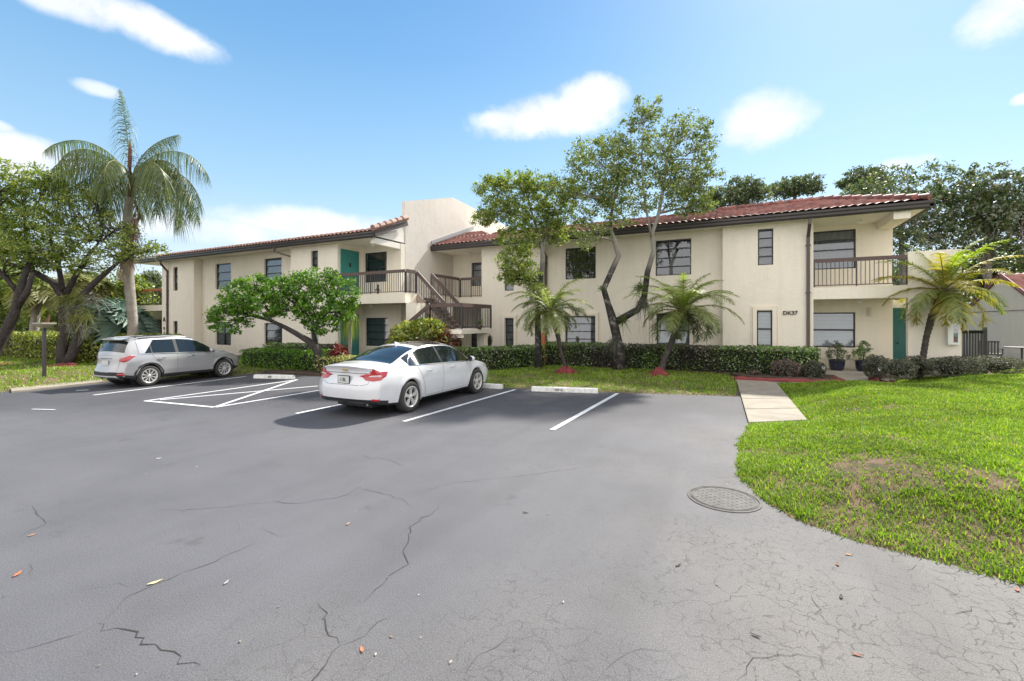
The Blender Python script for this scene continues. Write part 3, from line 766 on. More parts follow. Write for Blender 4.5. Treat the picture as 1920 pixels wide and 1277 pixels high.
# ---- staircase: lower flight, landing, upper flight
st = MB(); ZL = 1.58
st.box(-10.75,-9.25,14.25,16.6,ZL-.17,ZL); st.box(-10.75,-10.35,14.45,14.85,-.1,ZL-.17); st.box(-9.75,-9.4,16.2,16.5,-.1,ZL-.17); st.box(-10.7,-9.3,14.40,14.50,ZL-.32,ZL-.172)
stair = part(st, 'staircase', M['stucco'])
t_ = MB(); nst = 8
for i in range(nst):
    z = (i+1)*ZL/(nst+1); x = -10.75-(nst-i)*.28
    t_.box(x, x+.30, 14.3, 15.25, z-.05, z)
nu_ = 8
for i in range(nu_):
    z = ZL+(i+1)*(Z2-ZL)/(nu_+1); x = -10.75-(i+1)*.19
    t_.box(x, x+.24, 15.42, 16.36, z-.05, z)
part(t_, 'treads', M['tread'], stair)
s2 = MB()
s2.bar((-13.05,14.32,-.02),(-10.75,14.32,ZL-.08),.05,.24); s2.bar((-13.05,15.22,-.02),(-10.75,15.22,ZL-.08),.05,.24)
s2.bar((-10.72,15.40,ZL-.05),(-12.3,15.40,Z2-.1),.05,.24); s2.bar((-10.72,16.37,ZL-.05),(-12.3,16.37,Z2-.1),.05,.24)
part(s2, 'stringer', M['steps'], stair)
railing((-13.0,14.3,.1),(-10.75,14.3,ZL+.03),board=.15); railing((-10.75,14.3,ZL),(-9.28,14.3,ZL),board=.15); railing((-9.28,14.32,ZL),(-9.28,16.58,ZL),board=.15)
railing((-12.25,15.36,Z2),(-10.72,15.36,ZL+.05),board=.15); railing((-12.25,16.4,Z2),(-10.72,16.4,ZL+.05),board=.15)
railing((-10.7,16.56,ZL),(-9.3,16.56,ZL)); railing((-12.3,14.74,Z2),(-12.3,15.34,Z2),board=.15)
b = MB(); b.box(-12.2,-10.9,17.0,17.1,-.1,1.2); 
# ---- downspouts
def downspout(x, y, z0=.1, off=.42):
    b = MB(); b.bar((x,y-off,SOF-.02),(x,y-off,SOF-.22),.10,.075,up=(0,1,0)); b.bar((x,y-off,SOF-.18),(x,y-.05,SOF-.60),.10,.075,up=(0,1,0)); b.bar((x,y-.05,SOF-.55),(x,y-.05,z0),.10,.075,up=(0,1,0))
    for z in (SOF-.9, 2.9, 1.0): b.box(x-.075,x+.075,y-.10,y,z-.02,z+.02)
    part(b, 'downspout', M['down'])
downspout(on_wall(1515,600,18.8)[0], 18.8); downspout(-7.83, 19.2, off=.75); downspout(on_wall(315.5,600,14.65)[0], 14.65, off=.40)
b = MB(); b.bar((-19.9,14.2,SOF),(-19.9,14.2,SOF-.25),.09,.07,up=(0,1,0)); b.bar((-19.9,14.2,SOF-.2),(-19.38,14.7,SOF-.42),.08,.07); part(b,'downspout',M['down'])
# ---- small fittings
for (x,y,z) in ((3.9,19.6,SOF),(-12.3,19.7,SOF),(-14.9,15.5,SOF),(-14.9,15.4,2.66),(3.9,19.6,2.66)):
    b = MB(); b.lathe([(.001,-.14),(.06,-.13),(.09,-.08),(.085,-.03),(.07,-.02),(.07,0)],(x,y,z),14); part(b,'ceiling_lamp',M['white'],smooth=True)
def wall_lamp(x, V, z):
    b = MB(); b.box(x-.06,x+.06,V-.05,V,z-.16,z+.16); b.lathe([(.001,-.12),(.045,-.11),(.05,0),(.045,.11),(.001,.12)],(x,V-.07,z),10); part(b,'wall_lamp',simple('cream_lamp',(.62,.55,.44),.5,.05))
wall_lamp(on_wall(1629,585,20.35)[0],20.35,on_wall(1629,585,20.35)[2])
# numerals as raised metal, sitting proud of the wall
def letters(txt, size, loc, rot, mat, name, parent, ext=.012, org=None, align='CENTER'):
    cu = bpy.data.curves.new(name, 'FONT'); cu.body = txt; cu.size = size; cu.extrude = ext; cu.align_x = align; cu.align_y = 'CENTER'
    cu.offset = size*.018
    to = bpy.data.objects.new(name, cu); COL.objects.link(to)
    dg = bpy.context.evaluated_depsgraph_get(); me = bpy.data.meshes.new_from_object(to.evaluated_get(dg)); bpy.data.objects.remove(to)
    mt = Matrix.LocRotScale(Vector(loc), rot, None)
    if org is not None: mt = Matrix.Translation(-Vector(org)) @ mt
    me.transform(mt); me.materials.clear()
    return link(name, me, mat, parent)
from mathutils import Euler
FACE = Euler((PI/2, 0, 0))
p = on_wall(1481.5, 587, 18.8)
M['numeral'] = simple('brown_numeral', (.05,.035,.03), .5, .1)
letters('DK37', .19, (p[0],18.778,p[2]), FACE, M['numeral'], 'house_number', bld, .014, BO)
for txt, py in (('A',599),('8',616),('3',625)):
    p = on_wall(308.5, py, 14.65); letters(txt, .36 if txt == 'A' else .22, (p[0],14.63,p[2]), FACE, M['numeral'], 'wall_letter', bld, .014, BO)

# ---- things on and by the building
def thing_at(name, loc, label, cat, group=None, rz=0): return empty(name, loc, rz, label, cat, group)
# extinguisher cabinet on the screen wall
x0 = on_wall(1773,600,18.78)[0]; x1 = on_wall(1795,600,18.78)[0]; zt = on_wall(1784,604,18.78)[2]; zb = on_wall(1784,646,18.78)[2]
o_ = (x0, 18.6, zb); cab = thing_at('extinguisher_cabinet', o_, 'white cabinet with glazed front fixed to the cream screen wall beside the yellow palm', 'cabinet')
b = MB(); fw = .045
b.box(x0,x1,18.74,18.78,zb,zt); b.box(x0,x0+fw,18.6,18.74,zb,zt); b.box(x1-fw,x1,18.6,18.74,zb,zt); b.box(x0+fw,x1-fw,18.6,18.74,zb,zb+.07); b.box(x0+fw,x1-fw,18.6,18.74,zt-.07,zt)
b.box(x0+fw,x0+.13,18.6,18.74,zb+.07,zt-.07)
b.build('case', M['white'], cab, o_, bevel=.004)
e = MB(); cx = (x0+x1)/2+.045; e.lathe([(.001,0),(.055,0),(.06,.04),(.06,.34),(.045,.40),(.02,.43),(.02,.48)],(cx,18.68,zb+.09),14); e.build('extinguisher', simple('red_extinguisher',(.5,.03,.02),.3,.05), cab, o_, smooth=True)
e = MB(); e.box(cx-.045,cx+.045,18.615,18.618,zb+.25,zb+.42); e.build('notice', M['white'], cab, o_)
e = MB(); e.box(x0+.131,x1-fw-.001,18.606,18.61,zb+.071,zt-.071); e.build('glass', M['glass'], cab, o_)
# teal decoration on the pier
p0 = on_wall(741,591,14.64); p1 = on_wall(741,618,14.64)
b = MB(); pts = []
for i in range(15):
    t = i/14; pts.append((-12.62+.03*math.sin(t*9), 16.02, 2.25-.95*t))
b.tube(pts, [.05+.035*abs(math.sin(i*1.1)) for i in range(15)], 8)
tag(b.build('wall_ornament', simple('teal_ornament',(.01,.22,.28),.4,.2), smooth=True), 'wavy teal ornament hanging in the shaded ground floor porch', 'ornament')
# dark gate by the neighbour house
b = MB(); b.box(6.45,7.05,19.5,19.55,.1,.16); b.box(6.45,7.05,19.5,19.55,1.5,1.6)
for i in range(9): b.box(6.45+.0675*i,6.49+.0675*i,19.5,19.54,.1,1.6)
for x in (6.36,7.05): b.box(x,x+.09,19.48,19.57,-.1,1.7)
tag(b.build('garden_gate', M['black']), 'dark slatted garden gate between the screen wall and the small house', 'gate')
# ================================================================ neighbour house at the far right
HO = (12, 30, 0); house = empty('neighbour_house', HO, label='small grey beige house with low red tiled gable roof at the right edge', cat='house')
b = MB(); b.xprism([(24.0,-.2),(36.5,-.2),(36.5,2.9),(34.0,2.95),(31.3,4.2),(27.9,2.5),(24.0,2.5)], 12.0, 24.0)
wallh = b.build('wall', M['stucco_grey'], house, HO)
b = MB(); b.bar((11.93,31.3,4.26),(11.93,34.3,2.86),.06,.22); b.bar((11.93,31.3,4.26),(11.93,27.4,2.32),.06,.22); b.build('bargeboard', simple('red_brown_board',(.16,.06,.05),.6,.2), house, HO)
def tiles_on(parent, org, mat, x0, x1, y0, z0, y1, z1):
    du = .05; us = np.arange(x0, x1, du); k = int(abs(y1-y0)/.3); V = []
    for c in range(k):
        for e in (0,.999):
            t = (c+e)/k; V.append(np.stack([us, np.full_like(us, y0+(y1-y0)*t), z0+(z1-z0)*t+.05+.03*(1-e)+.05*np.abs(np.sin(PI*us/.24))], 1))
    V = np.array(V); idx = np.arange(V.shape[0]*len(us)).reshape(V.shape[0], len(us))
    f = np.stack([idx[:-1,:-1], idx[:-1,1:], idx[1:,1:], idx[1:,:-1]], -1).reshape(-1,4)
    return np_mesh('roof', V.reshape(-1,3), f, mat, parent, org)
tiles_on(house, HO, M['tile'], 11.85, 24, 27.2, 2.15, 31.3, 4.22)
tiles_on(house, HO, M['tile'], 11.85, 24, 34.6, 2.65, 31.3, 4.22)
p0 = on_side(1899,605,12.0); b = MB(); b.box(11.96,12.02,26.6,28.0,.1,2.15); dd = b.build('door', M['curtain'], house, HO)
b = MB()
for y in (26.6,27.3,27.95): b.box(11.93,11.96,y-.04,y+.04,.1,2.15)
b.box(11.93,11.96,26.6,28.0,2.13,2.2); b.build('door_frame', M['down'], dd, HO)
b = MB(); b.box(11.97,11.999,24.2,36.4,2.40,2.43); b.build('wall_band', M['down'], house, HO)
# patio furniture in front of it
def chair(loc, rz, lab):
    c = empty('patio_chair', loc, rz, lab, 'chair', 'dark patio chairs by the small house')
    b = MB(); b.box(-.28,.28,-.25,.28,.38,.44); b.build('seat', M['baluster'], c)
    b = MB(); [b.box(-.27+.09*i,-.22+.09*i,.26,.30,.44,.92) for i in range(7)]; b.box(-.29,.31,.26,.30,.90,.97); b.build('backrest', M['baluster'], c)
    for sx in (-1,1):
        for sy in (-1,1): b = MB(); b.bar((sx*.25,sy*.24,.38),(sx*.28,sy*.27,0),.03,.03); b.build('leg', M['baluster'], c)
    for sx in (-1,1): b = MB(); b.bar((sx*.29,-.22,.62),(sx*.29,.28,.64),.05,.03); b.bar((sx*.29,-.22,.4),(sx*.29,-.22,.62),.03,.03); b.build('armrest', M['baluster'], c)
chair((9.5,25.6,.12), 2.6, 'dark patio chair nearest the screen wall'); chair((11.2,26.0,.12), -.7, 'dark patio chair beside the door of the small house')
tb = empty('patio_table', (10.45,25.7,.1), 0, 'dark round patio table between two chairs by the small house', 'table')
b = MB(); b.lathe([(.001,.70),(.52,.70),(.54,.72),(.52,.74),(.001,.74)],n=24); b.build('tabletop', M['baluster'], tb)
b = MB(); b.tube([(0,0,0),(0,0,.7)],.03); [b.bar((0,0,.06),(math.cos(a)*.35,math.sin(a)*.35,.02),.04,.03) for a in (0,1.57,3.14,4.71)]; b.build('pedestal', M['baluster'], tb)
# low carport far left
CO_ = (-47,20,0); cp = empty('carport', CO_, label='low flat roofed carport behind the left hedge', cat='carport')
b = MB(); b.box(-62,-36,20,26,1.62,1.86); b.build('roof', simple('carport_roof',(.34,.31,.27),.7,.1), cp, CO_)
for x in np.arange(-60,-36,4.6):
    b = MB(); b.box(x,x+.18,20.2,20.38,-.1,1.62); b.build('post', M['down'], cp, CO_)
b = MB(); b.box(-62,-36,25.8,26,-.1,1.62); b.build('back_wall', M['dark_room'], cp, CO_)
# ================================================================ wheel stops
def wheel_stop(p, q, label, text=None):
    p = Vector((*p,0)); q = Vector((*q,0)); L = (q-p).length; a = math.atan2(q.y-p.y, q.x-p.x)
    r = empty('wheel_stop', p, a, label, 'wheel stop', 'white concrete wheel stops at the ends of the bays')
    prof = [(-.085,0),(-.065,.105),(-.04,.125),(.04,.125),(.065,.105),(.085,0)]
    b = MB(); k = len(prof); vs = [(x, y, z) for x, s in ((0,.96),(.03,1),(L-.03,1),(L,.96)) for y, z in [(u*s, v*s) for u, v in prof]]
    b.add(vs, [tuple(range(k)), tuple(range(3*k,4*k))[::-1]] + [(j*k+i,(j+1)*k+i,(j+1)*k+(i+1)%k,j*k+(i+1)%k) for j in range(3) for i in range(k)])
    b.build('block', M['wheelstop'], r, bevel=.006)
    if text:
        letters(text, .085, (L*.42,-.079,.058), Euler((PI/2-.19,0,0)), M['crack'], 'stall_number', r, .002)
wheel_stop(ground(997,733), ground(1121,737), 'white wheel stop with painted stall number in the empty bay', '429 G')
wheel_stop(ground(816,722), ground(942,729), 'white wheel stop poking out ahead of the white sedan')
wheel_stop(ground(478,709), ground(551,710.5), 'white wheel stop before the hatched bay by the hedge', '430')
wheel_stop(ground(300,708), ground(352,704), 'white wheel stop lying behind the silver crossover')
# ---- manhole cover
mx, my = ground(1357,935); mh = empty('manhole_cover', (mx,my,0), 0, 'round cast iron manhole cover set in the asphalt beside the lawn', 'manhole cover')
M['iron'] = simple('worn_iron', (.098,.092,.086), .8, .35, 9, .4, 60)
b = MB(); b.lathe([(.36,.001),(.36,.008),(.335,.009),(.333,.006)],n=56); b.build('rim', M['iron'], mh)
b = MB(); b.lathe([(.001,.008),(.325,.008),(.325,.001)],n=56)
for i in range(-7,8):
    for j in range(-7,8):
        x, y = i*.042, j*.042
        if math.hypot(x,y) < .29 and (i+j)%2 == 0: b.box(x-.013,x+.013,y-.005,y+.005,.008,.0105)
for r0 in (.30,): b.lathe([(r0,.008),(r0,.013),(r0+.012,.013),(r0+.012,.008)],n=56)
b.build('lid', M['iron'], mh)
# ---- leaves on the asphalt
LF = [(34,1077,(.38,.14,.06)),(291,1093,(.52,.46,.25)),(61,1004,(.40,.22,.12)),(653,983,(.40,.22,.13)),(679,1219,(.40,.16,.08)),(1592,1041,(.40,.22,.10)),(1570,1059,(.2,.1,.05)),(1608,1229,(.28,.12,.08)),
      (1907,1107,(.35,.12,.07)),(298,860,(.7,.7,.7)),(985,962,(.04,.035,.03)),(1272,1061,(.04,.035,.03)),(1577,1120,(.05,.04,.035)),(425,1093,(.3,.3,.3)),(1416,1193,(.05,.04,.035))]
names = ['orange','pale yellow','tan','small orange','brown','orange','dark brown','red brown','red','white','dark','dark','dark','grey','dark']
where = ['near the left frame edge','lying on the long crack','above the orange leaf at the left','in the middle of the open asphalt','beside the forked crack at the bottom','below the lawn edge','next to the orange leaf by the lawn','on the cracked asphalt at the bottom right','at the right end of the lawn edge','on the asphalt behind the hatched bay',
         'on the asphalt below the white sedan','on the asphalt left of the manhole cover','in the middle of the finely cracked asphalt','right of the pale yellow leaf','near the dark stain at the bottom']
for k, (px, py, c) in enumerate(LF):
    x, y = ground(px, py); a = random.uniform(0, PI); L = .046 if k < 2 else .030
    b = MB(); vs = []
    for i in range(7):
        t = i/6; wd = .36*L*math.sin(PI*min(.97, t+.05)); cx = (t-.5)*2*L; z = .003+.010*abs(t-.5)
        for s in (-1, 0, 1): vs.append((x+cx*math.cos(a)-s*wd*math.sin(a), y+cx*math.sin(a)+s*wd*math.cos(a), z+.003*abs(s)))
    for i in range(6):
        for s in (0,1): b.add([vs[i*3+s],vs[i*3+3+s],vs[i*3+4+s],vs[i*3+1+s]],[(0,1,2,3)])
    tag(b.build('fallen_leaf', simple('leaf_'+names[k].replace(' ','_'), c, .7, .2, 40), smooth=True), names[k]+' fallen leaf '+where[k], 'leaf', 'dry leaves scattered on the asphalt')
# ---- lamp post at the left, path lights at the right
x, y = ground(83,713); lp = empty('bollard_lamp', (x,y,0), .3, 'dark square lamp post with broad flat hood on the left lawn', 'lamp')
b = MB(); b.bar((0,0,0),(0,0,1.72),.075,.075,up=(1,0,0)); b.box(-.09,.09,-.09,.09,0,.05); b.build('post', M['bronze'], lp, bevel=.005)
b = MB(); v = [(-.07,-.07,1.68),(.07,-.07,1.68),(.07,.07,1.68),(-.07,.07,1.68),(-.20,-.20,1.80),(.20,-.20,1.80),(.20,.20,1.80),(-.20,.20,1.80),(-.20,-.20,1.845),(.20,-.20,1.845),(.20,.20,1.845),(-.20,.20,1.845)]
b.add(v, [(3,2,1,0),(8,9,10,11)] + [(r*4+i,r*4+(i+1)%4,r*4+4+(i+1)%4,r*4+4+i) for r in (0,1) for i in range(4)])
b.build('hood', simple('grey_green_metal',(.28,.27,.22),.5,.15), lp, bevel=.004)
b = MB(); b.add([(.0,-.02,1.845),(.18,-.02,1.845),(.19,-.02,2.06)],[(0,1,2)]); b.add([(.0,.02,1.845),(.18,.02,1.845),(.19,.02,2.06)],[(2,1,0)]); b.add([(0,-.02,1.845),(0,.02,1.845),(.19,.02,2.06),(.19,-.02,2.06)],[(0,1,2,3)]); b.add([(.18,-.02,1.845),(.18,.02,1.845),(.19,.02,2.06),(.19,-.02,2.06)],[(3,2,1,0)]); b.build('fin', M['boots'], lp)
for (px, py, lab) in ((1544,708,'black path light left of the porch path'),(1611,697,'white topped path light at the red mulch curve'),(1650,705,'black path light among the clipped bushes right of the porch path')):
    if px == 1611: gx, gy, gz = 3.72, 17.3, .05
    elif px == 1650: gx, gy, gz = on_wall(1650,700,16.7)[0], 16.7, .12
    else: gx, gy, gz = on_wall(1544,700,16.9)[0], 16.9, .05
    r = empty('path_light', (gx,gy,gz), 0, lab, 'path light', 'low path lights by the porch')
    b = MB(); b.tube([(0,0,0),(0,0,.30)],.022); b.build('stake', M['black'], r)
    b = MB(); b.lathe([(.03,.30),(.045,.31),(.045,.42),(.035,.44)],n=12); b.build('lens', M['white'], r, smooth=True)
    b = MB(); b.lathe([(.075,.44),(.06,.47),(.001,.50)],n=12); b.lathe([(.001,.44),(.075,.44)],n=12); b.build('cap', M['black'] if px != 1611 else M['white'], r)

# ---- little things
q = on_wall(707,549,14.8); r = empty('figurine', (q[0],14.85,3.07), 0, 'small dark figurine standing behind the balusters of the left balcony', 'figurine')
b = MB(); b.lathe([(.001,.0),(.05,.02),(.03,.06),(.06,.14),(.075,.22),(.04,.30),(.025,.33),(.045,.37),(.04,.42),(.001,.45)],n=12); b.build('body', M['black'], r, smooth=True)
b = MB(); b.tube([(.05,0,.26),(.13,-.02,.18),(.15,-.02,.06)],[.02,.016,.012],6); b.tube([(-.05,0,.26),(-.13,-.02,.18),(-.15,-.02,.06)],[.02,.016,.012],6); b.build('arms', M['black'], r, smooth=True)
q = on_wall(514,641,15.06); b = MB(); b.lathe([(.001,-.02),(.10,-.02),(.13,0),(.10,.02),(.001,.02)],(q[0],14.98,q[2]),20,'y'); b.bar((q[0],14.98,q[2]-.12),(q[0],15.0,.4),.012,.012)
tag(b.build('round_ornament', M['baluster'], smooth=False), 'round grey ornament on a stake before the lower window of the left wing', 'ornament')
q = on_wall(1026,640,17.5); b = MB(); b.box(q[0]-.07,q[0]+.07,17.05,17.12,.1,1.42); tag(b.build('wood_board', M['orange_wood']), 'narrow orange brown board standing in the hedge behind the smaller tree', 'board')
q = on_wall(899,607,15.6); r = empty('potted_plant', (q[0],15.6,1.58), 0, 'small potted plant on the stair landing', 'potted plant')
b = MB(); b.lathe([(.001,0),(.09,0),(.12,.18),(.10,.18),(.001,.16)],n=14); b.build('pot', M['down'], r, smooth=True)
rr = np.random.default_rng(4); quad_mesh('foliage', np.stack([(lambda o,d,s: np.stack([o, o+d*.5+s, o+d, o+d*.5-s]))(np.array([0,0,.17]), unit(rr.normal(size=3)+np.array([0,0,1.1]))*.32, np.array([.02,0,0])) for _ in range(26)]), leafmat('landing_plant', [(.05,.12,.02),(.12,.22,.04)]), r)
# dry bits blown over the asphalt
k = 520; rr = np.random.default_rng(9); P = []
for i in range(k):
    if i < 330: g = ground(rr.uniform(430,660), rr.uniform(704,765))
    elif i < 430: g = ground(rr.uniform(0,1400), rr.uniform(760,900) if i < 410 else rr.uniform(900,1270))
    else: g = ground(rr.uniform(905,1380), rr.uniform(735,760))
    P.append((g[0], g[1], .006))
P = np.array(P); a = rr.uniform(0, 2*PI, k); L = rr.uniform(.008, .022, k)*np.where(np.arange(k) < 330, 1.3, .8); dx = np.column_stack([np.cos(a), np.sin(a), np.zeros(k)])*L[:,None]; sx_ = np.column_stack([-np.sin(a), np.cos(a), np.zeros(k)])*(L*.45)[:,None]
o = quad_mesh('leaf_litter', np.stack([P-dx, P-sx_, P+dx, P+sx_+np.array([0,0,.004])], 1), leafmat('litter', [(.05,.04,.03),(.22,.19,.15),(.34,.31,.27),(.16,.10,.06)], trans=0)); tag(o, 'tiny dry bits scattered over the asphalt', 'litter', kind='stuff')
# ================================================================ vegetation helpers
def LM(name, cols, **k): M[name] = leafmat(name, cols, **k)
LM('leaf_tree', [(.06,.10,.03),(.12,.18,.045),(.22,.28,.06),(.38,.40,.11)], trans=.35)
LM('leaf_light', [(.06,.11,.015),(.13,.20,.025),(.24,.31,.035),(.40,.40,.06)], trans=.45)
LM('leaf_shrub', [(.03,.085,.010),(.065,.17,.014),(.13,.28,.02),(.26,.42,.03)], trans=.35, gloss=.05, rough=.45)
LM('leaf_dark', [(.035,.065,.02),(.06,.10,.03),(.10,.14,.05),(.22,.22,.12)], trans=.4, gloss=.10, rough=.4)
LM('leaf_hedge', [(.03,.08,.014),(.075,.17,.022),(.15,.28,.03),(.28,.38,.05)], trans=.25, gloss=.13, rough=.35, patch=(.55, (.09,.075,.05)))
LM('leaf_hedge_yellow', [(.06,.11,.012),(.14,.20,.018),(.30,.33,.03),(.45,.42,.05)], trans=.35)
LM('leaf_variegated', [(.07,.12,.02),(.22,.26,.05),(.45,.42,.13),(.55,.50,.22)], trans=.3)
LM('leaf_grey', [(.045,.055,.03),(.08,.09,.05),(.13,.13,.08),(.19,.18,.12)], trans=.2)
LM('leaf_purple', [(.09,.05,.045),(.15,.09,.08),(.20,.14,.12),(.10,.12,.06)], trans=.2)
LM('leaf_red', [(.05,.008,.01),(.16,.015,.02),(.30,.03,.03),(.10,.10,.03)], trans=.3)
LM('leaf_croton', [(.02,.008,.012),(.05,.015,.02),(.10,.02,.03),(.35,.05,.02),(.12,.16,.02),(.50,.38,.03)], trans=.3, gloss=.12, rough=.3)
LM('frond', [(.045,.075,.015),(.09,.13,.025),(.15,.19,.045)], trans=.4, gloss=.05, rough=.4)
LM('frond_pale', [(.13,.18,.04),(.21,.26,.07),(.32,.34,.12)], trans=.45, gloss=.06, rough=.4)
LM('frond_lime', [(.13,.20,.02),(.24,.32,.03),(.36,.42,.05)], trans=.5)
LM('frond_yellow', [(.20,.19,.02),(.34,.29,.03),(.48,.38,.05)], trans=.45)
LM('frond_blue', [(.06,.12,.09),(.10,.17,.13),(.16,.23,.18)], trans=.2, gloss=.04)
LM('frond_tan', [(.10,.13,.03),(.17,.19,.05),(.28,.27,.10)], trans=.4, gloss=.03)
LM('frond_dead', [(.16,.10,.06),(.26,.17,.11),(.34,.25,.17)], trans=.2)
LM('moss', [(.08,.07,.06),(.12,.12,.10),(.16,.17,.12)], trans=.2)

def leaf_quads(C, size, asp=.45, up=.35, r=rng, droop=0):
    """one folded leaf at each centre"""
    n_ = len(C); d_ = unit(r.normal(size=(n_,3)) + np.array([0,0,-droop]))
    nn = unit(r.normal(size=(n_,3)) + np.array([0,0,up*3])); s = unit(np.cross(d_, nn))
    L = (size*r.uniform(.65, 1.35, n_))[:,None]
    q = np.stack([C-d_*L*.5, C+s*L*asp*.5+d_*L*.05, C+d_*L*.5, C-s*L*asp*.5+d_*L*.05], 1)
    return q
def in_ball(n_, c, rad, shell=.0, r=rng):
    v = unit(r.normal(size=(n_,3))); rr = r.random(n_)**(1/3.)
    rr = shell + (1-shell)*rr
    return np.asarray(c) + v*rr[:,None]*np.asarray(rad)
def crown(blobs, n_cl, per, cl_r, size, asp=.45, up=.3, shell=.25, flat=.75, seed=1, droop=0):
    """blobs: (centre, (rx,ry,rz)); returns leaf quads and cluster centres"""
    r = np.random.default_rng(seed); vol = np.array([np.prod(b[1])**(2/3) for b in blobs]); k = np.maximum(2, (n_cl*vol/vol.sum()).astype(int)); Q = []; CC = []
    for (c, rad), m_ in zip(blobs, k):
        cc = in_ball(m_, c, rad, shell, r); CC.append(cc)
        per_ = r.integers(int(per*.4), int(per*1.5), m_); idx = np.repeat(np.arange(m_), per_)
        rr = (cl_r*r.uniform(.5, 1.3, m_))[idx]
        P = cc[idx] + unit(r.normal(size=(len(idx),3)))*(r.random(len(idx))**.6*rr)[:,None]*np.array([1,1,flat])
        Q.append(leaf_quads(P, size, asp, up, r, droop))
    return np.concatenate(Q), CC
def branch(b, p, q, r0, r1, sag=.12, k=6, n_=7, seed=0):
    p = np.asarray(p, float); q = np.asarray(q, float); L = np.linalg.norm(q-p); r = np.random.default_rng(seed)
    off = r.normal(size=3)*L*sag; pts = []
    for i in range(k+1):
        t = i/k; pts.append(p+(q-p)*t + off*math.sin(PI*t) + (r.normal(size=3)*L*.018 if 0 < i < k else 0))
    b.tube(pts, [r0+(r1-r0)*i/k for i in range(k+1)], n_)
    return pts
def tree(name, base, stems, blobs, mat, bark, label, cat='tree', group=None, n_cl=200, per=26, cl_r=.22, size=.09, asp=.45, seed=1, twig=.012, shell=.25, up=.3, flat=.75, extra=None, droop=0):
    """stems: lists of (point, radius) run from the base; each blob is reached by a limb from the nearest stem point"""
    root = empty(name, base, 0, label, cat, group)
    b = MB(); nodes = []
    for s in stems:
        b.tube([p for p, r in s], [r for p, r in s], 10); nodes += [(np.asarray(p, float), r) for p, r in s[max(1,len(s)//3):]]
    b.build('trunk', bark, root, base, smooth=True)
    q, CC = crown(blobs, n_cl, per, cl_r, size, asp, up, shell, flat, seed, droop)
    lb = MB(); r = np.random.default_rng(seed)
    for (c, rad), cc in zip(blobs, CC):
        c = np.asarray(c); low = c - np.array([0,0,rad[2]*.45])
        dd = [np.linalg.norm(low-p) + (2 if p[2] > c[2]+.3 else 0) for p, _ in nodes]; j = int(np.argmin(dd)); p, r0 = nodes[j]
        pts = branch(lb, p, c, min(r0*.7, .03+.02*max(rad)), twig*1.3, .08, 6, 7, int(r.integers(1e6)))
        step = max(1, len(cc)//14)
        for t in cc[::step]:
            s = pts[int(r.integers(2, len(pts)))]; branch(lb, s, t, twig, twig*.3, .08, 4, 4, int(r.integers(1e6)))
    lb.build('limbs', bark, root, base, smooth=True)
    quad_mesh('crown', q, mat, root, base)
    if extra: extra(root)
    return root
def hedge(pts, wdt, z0, z1, mat, label, cat='hedge', name='hedge', dens=620, size=.075, group=None, round_=.10, seed=1, asp=.5, lump=.05):
    """clipped hedge along a line: leaves over its faces, dark twiggy core inside"""
    r = np.random.default_rng(seed); base = (pts[0][0], pts[0][1], z0); root = empty(name, base, 0, label, cat, group); Q = []; core = MB(); H = z1-z0
    for i in range(len(pts)-1):
        p, q = np.array(pts[i], float), np.array(pts[i+1], float); L = np.linalg.norm(q-p); d_ = (q-p)/L; s = np.array([-d_[1], d_[0]])
        per = 2*H+wdt; cnt = int(L*per*dens); t = r.random(cnt)*(L+wdt*.5)-wdt*.25; u = r.random(cnt)*per
        lat = np.where(u < H, -wdt/2, np.where(u < H+wdt, u-H-wdt/2, wdt/2)); z = np.where(u < H, u, np.where(u < H+wdt, H, per-u))
        e = np.minimum(1, np.abs(lat)/(wdt/2))**4*np.maximum(0, z/H)**6
        depth = r.random(cnt)**2*.16
        lat = lat*(1-depth/(wdt/2)*.9)*(1-round_*e); z = np.where(z >= H-1e-6, z-depth*.9, z)*(1-round_*.6*e)
        P = np.column_stack([p[0]+d_[0]*t+s[0]*lat, p[1]+d_[1]*t+s[1]*lat, z0+z])
        n2 = wob2(P[:,:2]*1.0+P[:,2:]*.7, 3.2, seed)*lump + wob2(P[:,:2]+P[:,2:], 9, seed+1)*lump*.5
        P[:,2] += n2*(z/H); P[:,:2] += s[None]*(np.sign(lat)*n2)[:,None]
        Q.append(leaf_quads(P, size, asp, .25, r))
        c = wdt/2-.16
        core.prism([tuple(p+s*c-d_*(wdt*.2)), tuple(q+s*c+d_*(wdt*.2)), tuple(q-s*c+d_*(wdt*.2)), tuple(p-s*c-d_*(wdt*.2))], z0+.05+.003*i, z1-.16+.004*i)
    core.build('branches', M['twig_core'], root, base)
    quad_mesh('foliage', np.concatenate(Q), mat, root, base)
    return root
M['twig_core'] = simple('twigs', (.018,.022,.012), .95, .5, 20, .5, 40)
def bush(c, rad, mat, label, cat='bush', group=None, n_=2600, size=.05, name='bush', seed=1, boxy=2.6, asp=.5, lump=.06, mat2=None):
    r = np.random.default_rng(seed); base = (c[0], c[1], c[2]-rad[2]*.9); root = empty(name, base, 0, label, cat, group)
    v = unit(r.normal(size=(n_,3))); k = (np.abs(v)**boxy).sum(1)**(-1/boxy); v = v*k[:,None]
    f = 1-.22*r.random(n_)**2 + lump*(np.sin(v[:,0]*7+seed)+np.sin(v[:,1]*8+2*seed)+np.sin(v[:,2]*6))
    P = np.asarray(c) + v*f[:,None]*np.asarray(rad); P = P[P[:,2] > base[2]-.02]
    quad_mesh('foliage', leaf_quads(P, size, asp, .25, r), mat, root, base)
    b = MB(); b.ball(c, 1.0, 6); b.v = [((x-c[0])*rad[0]*.74+c[0], (y-c[1])*rad[1]*.74+c[1], (z-c[2])*rad[2]*.74+c[2]) for x,y,z in b.v]
    b.build('branches', M['twig_core'], root, base); return root

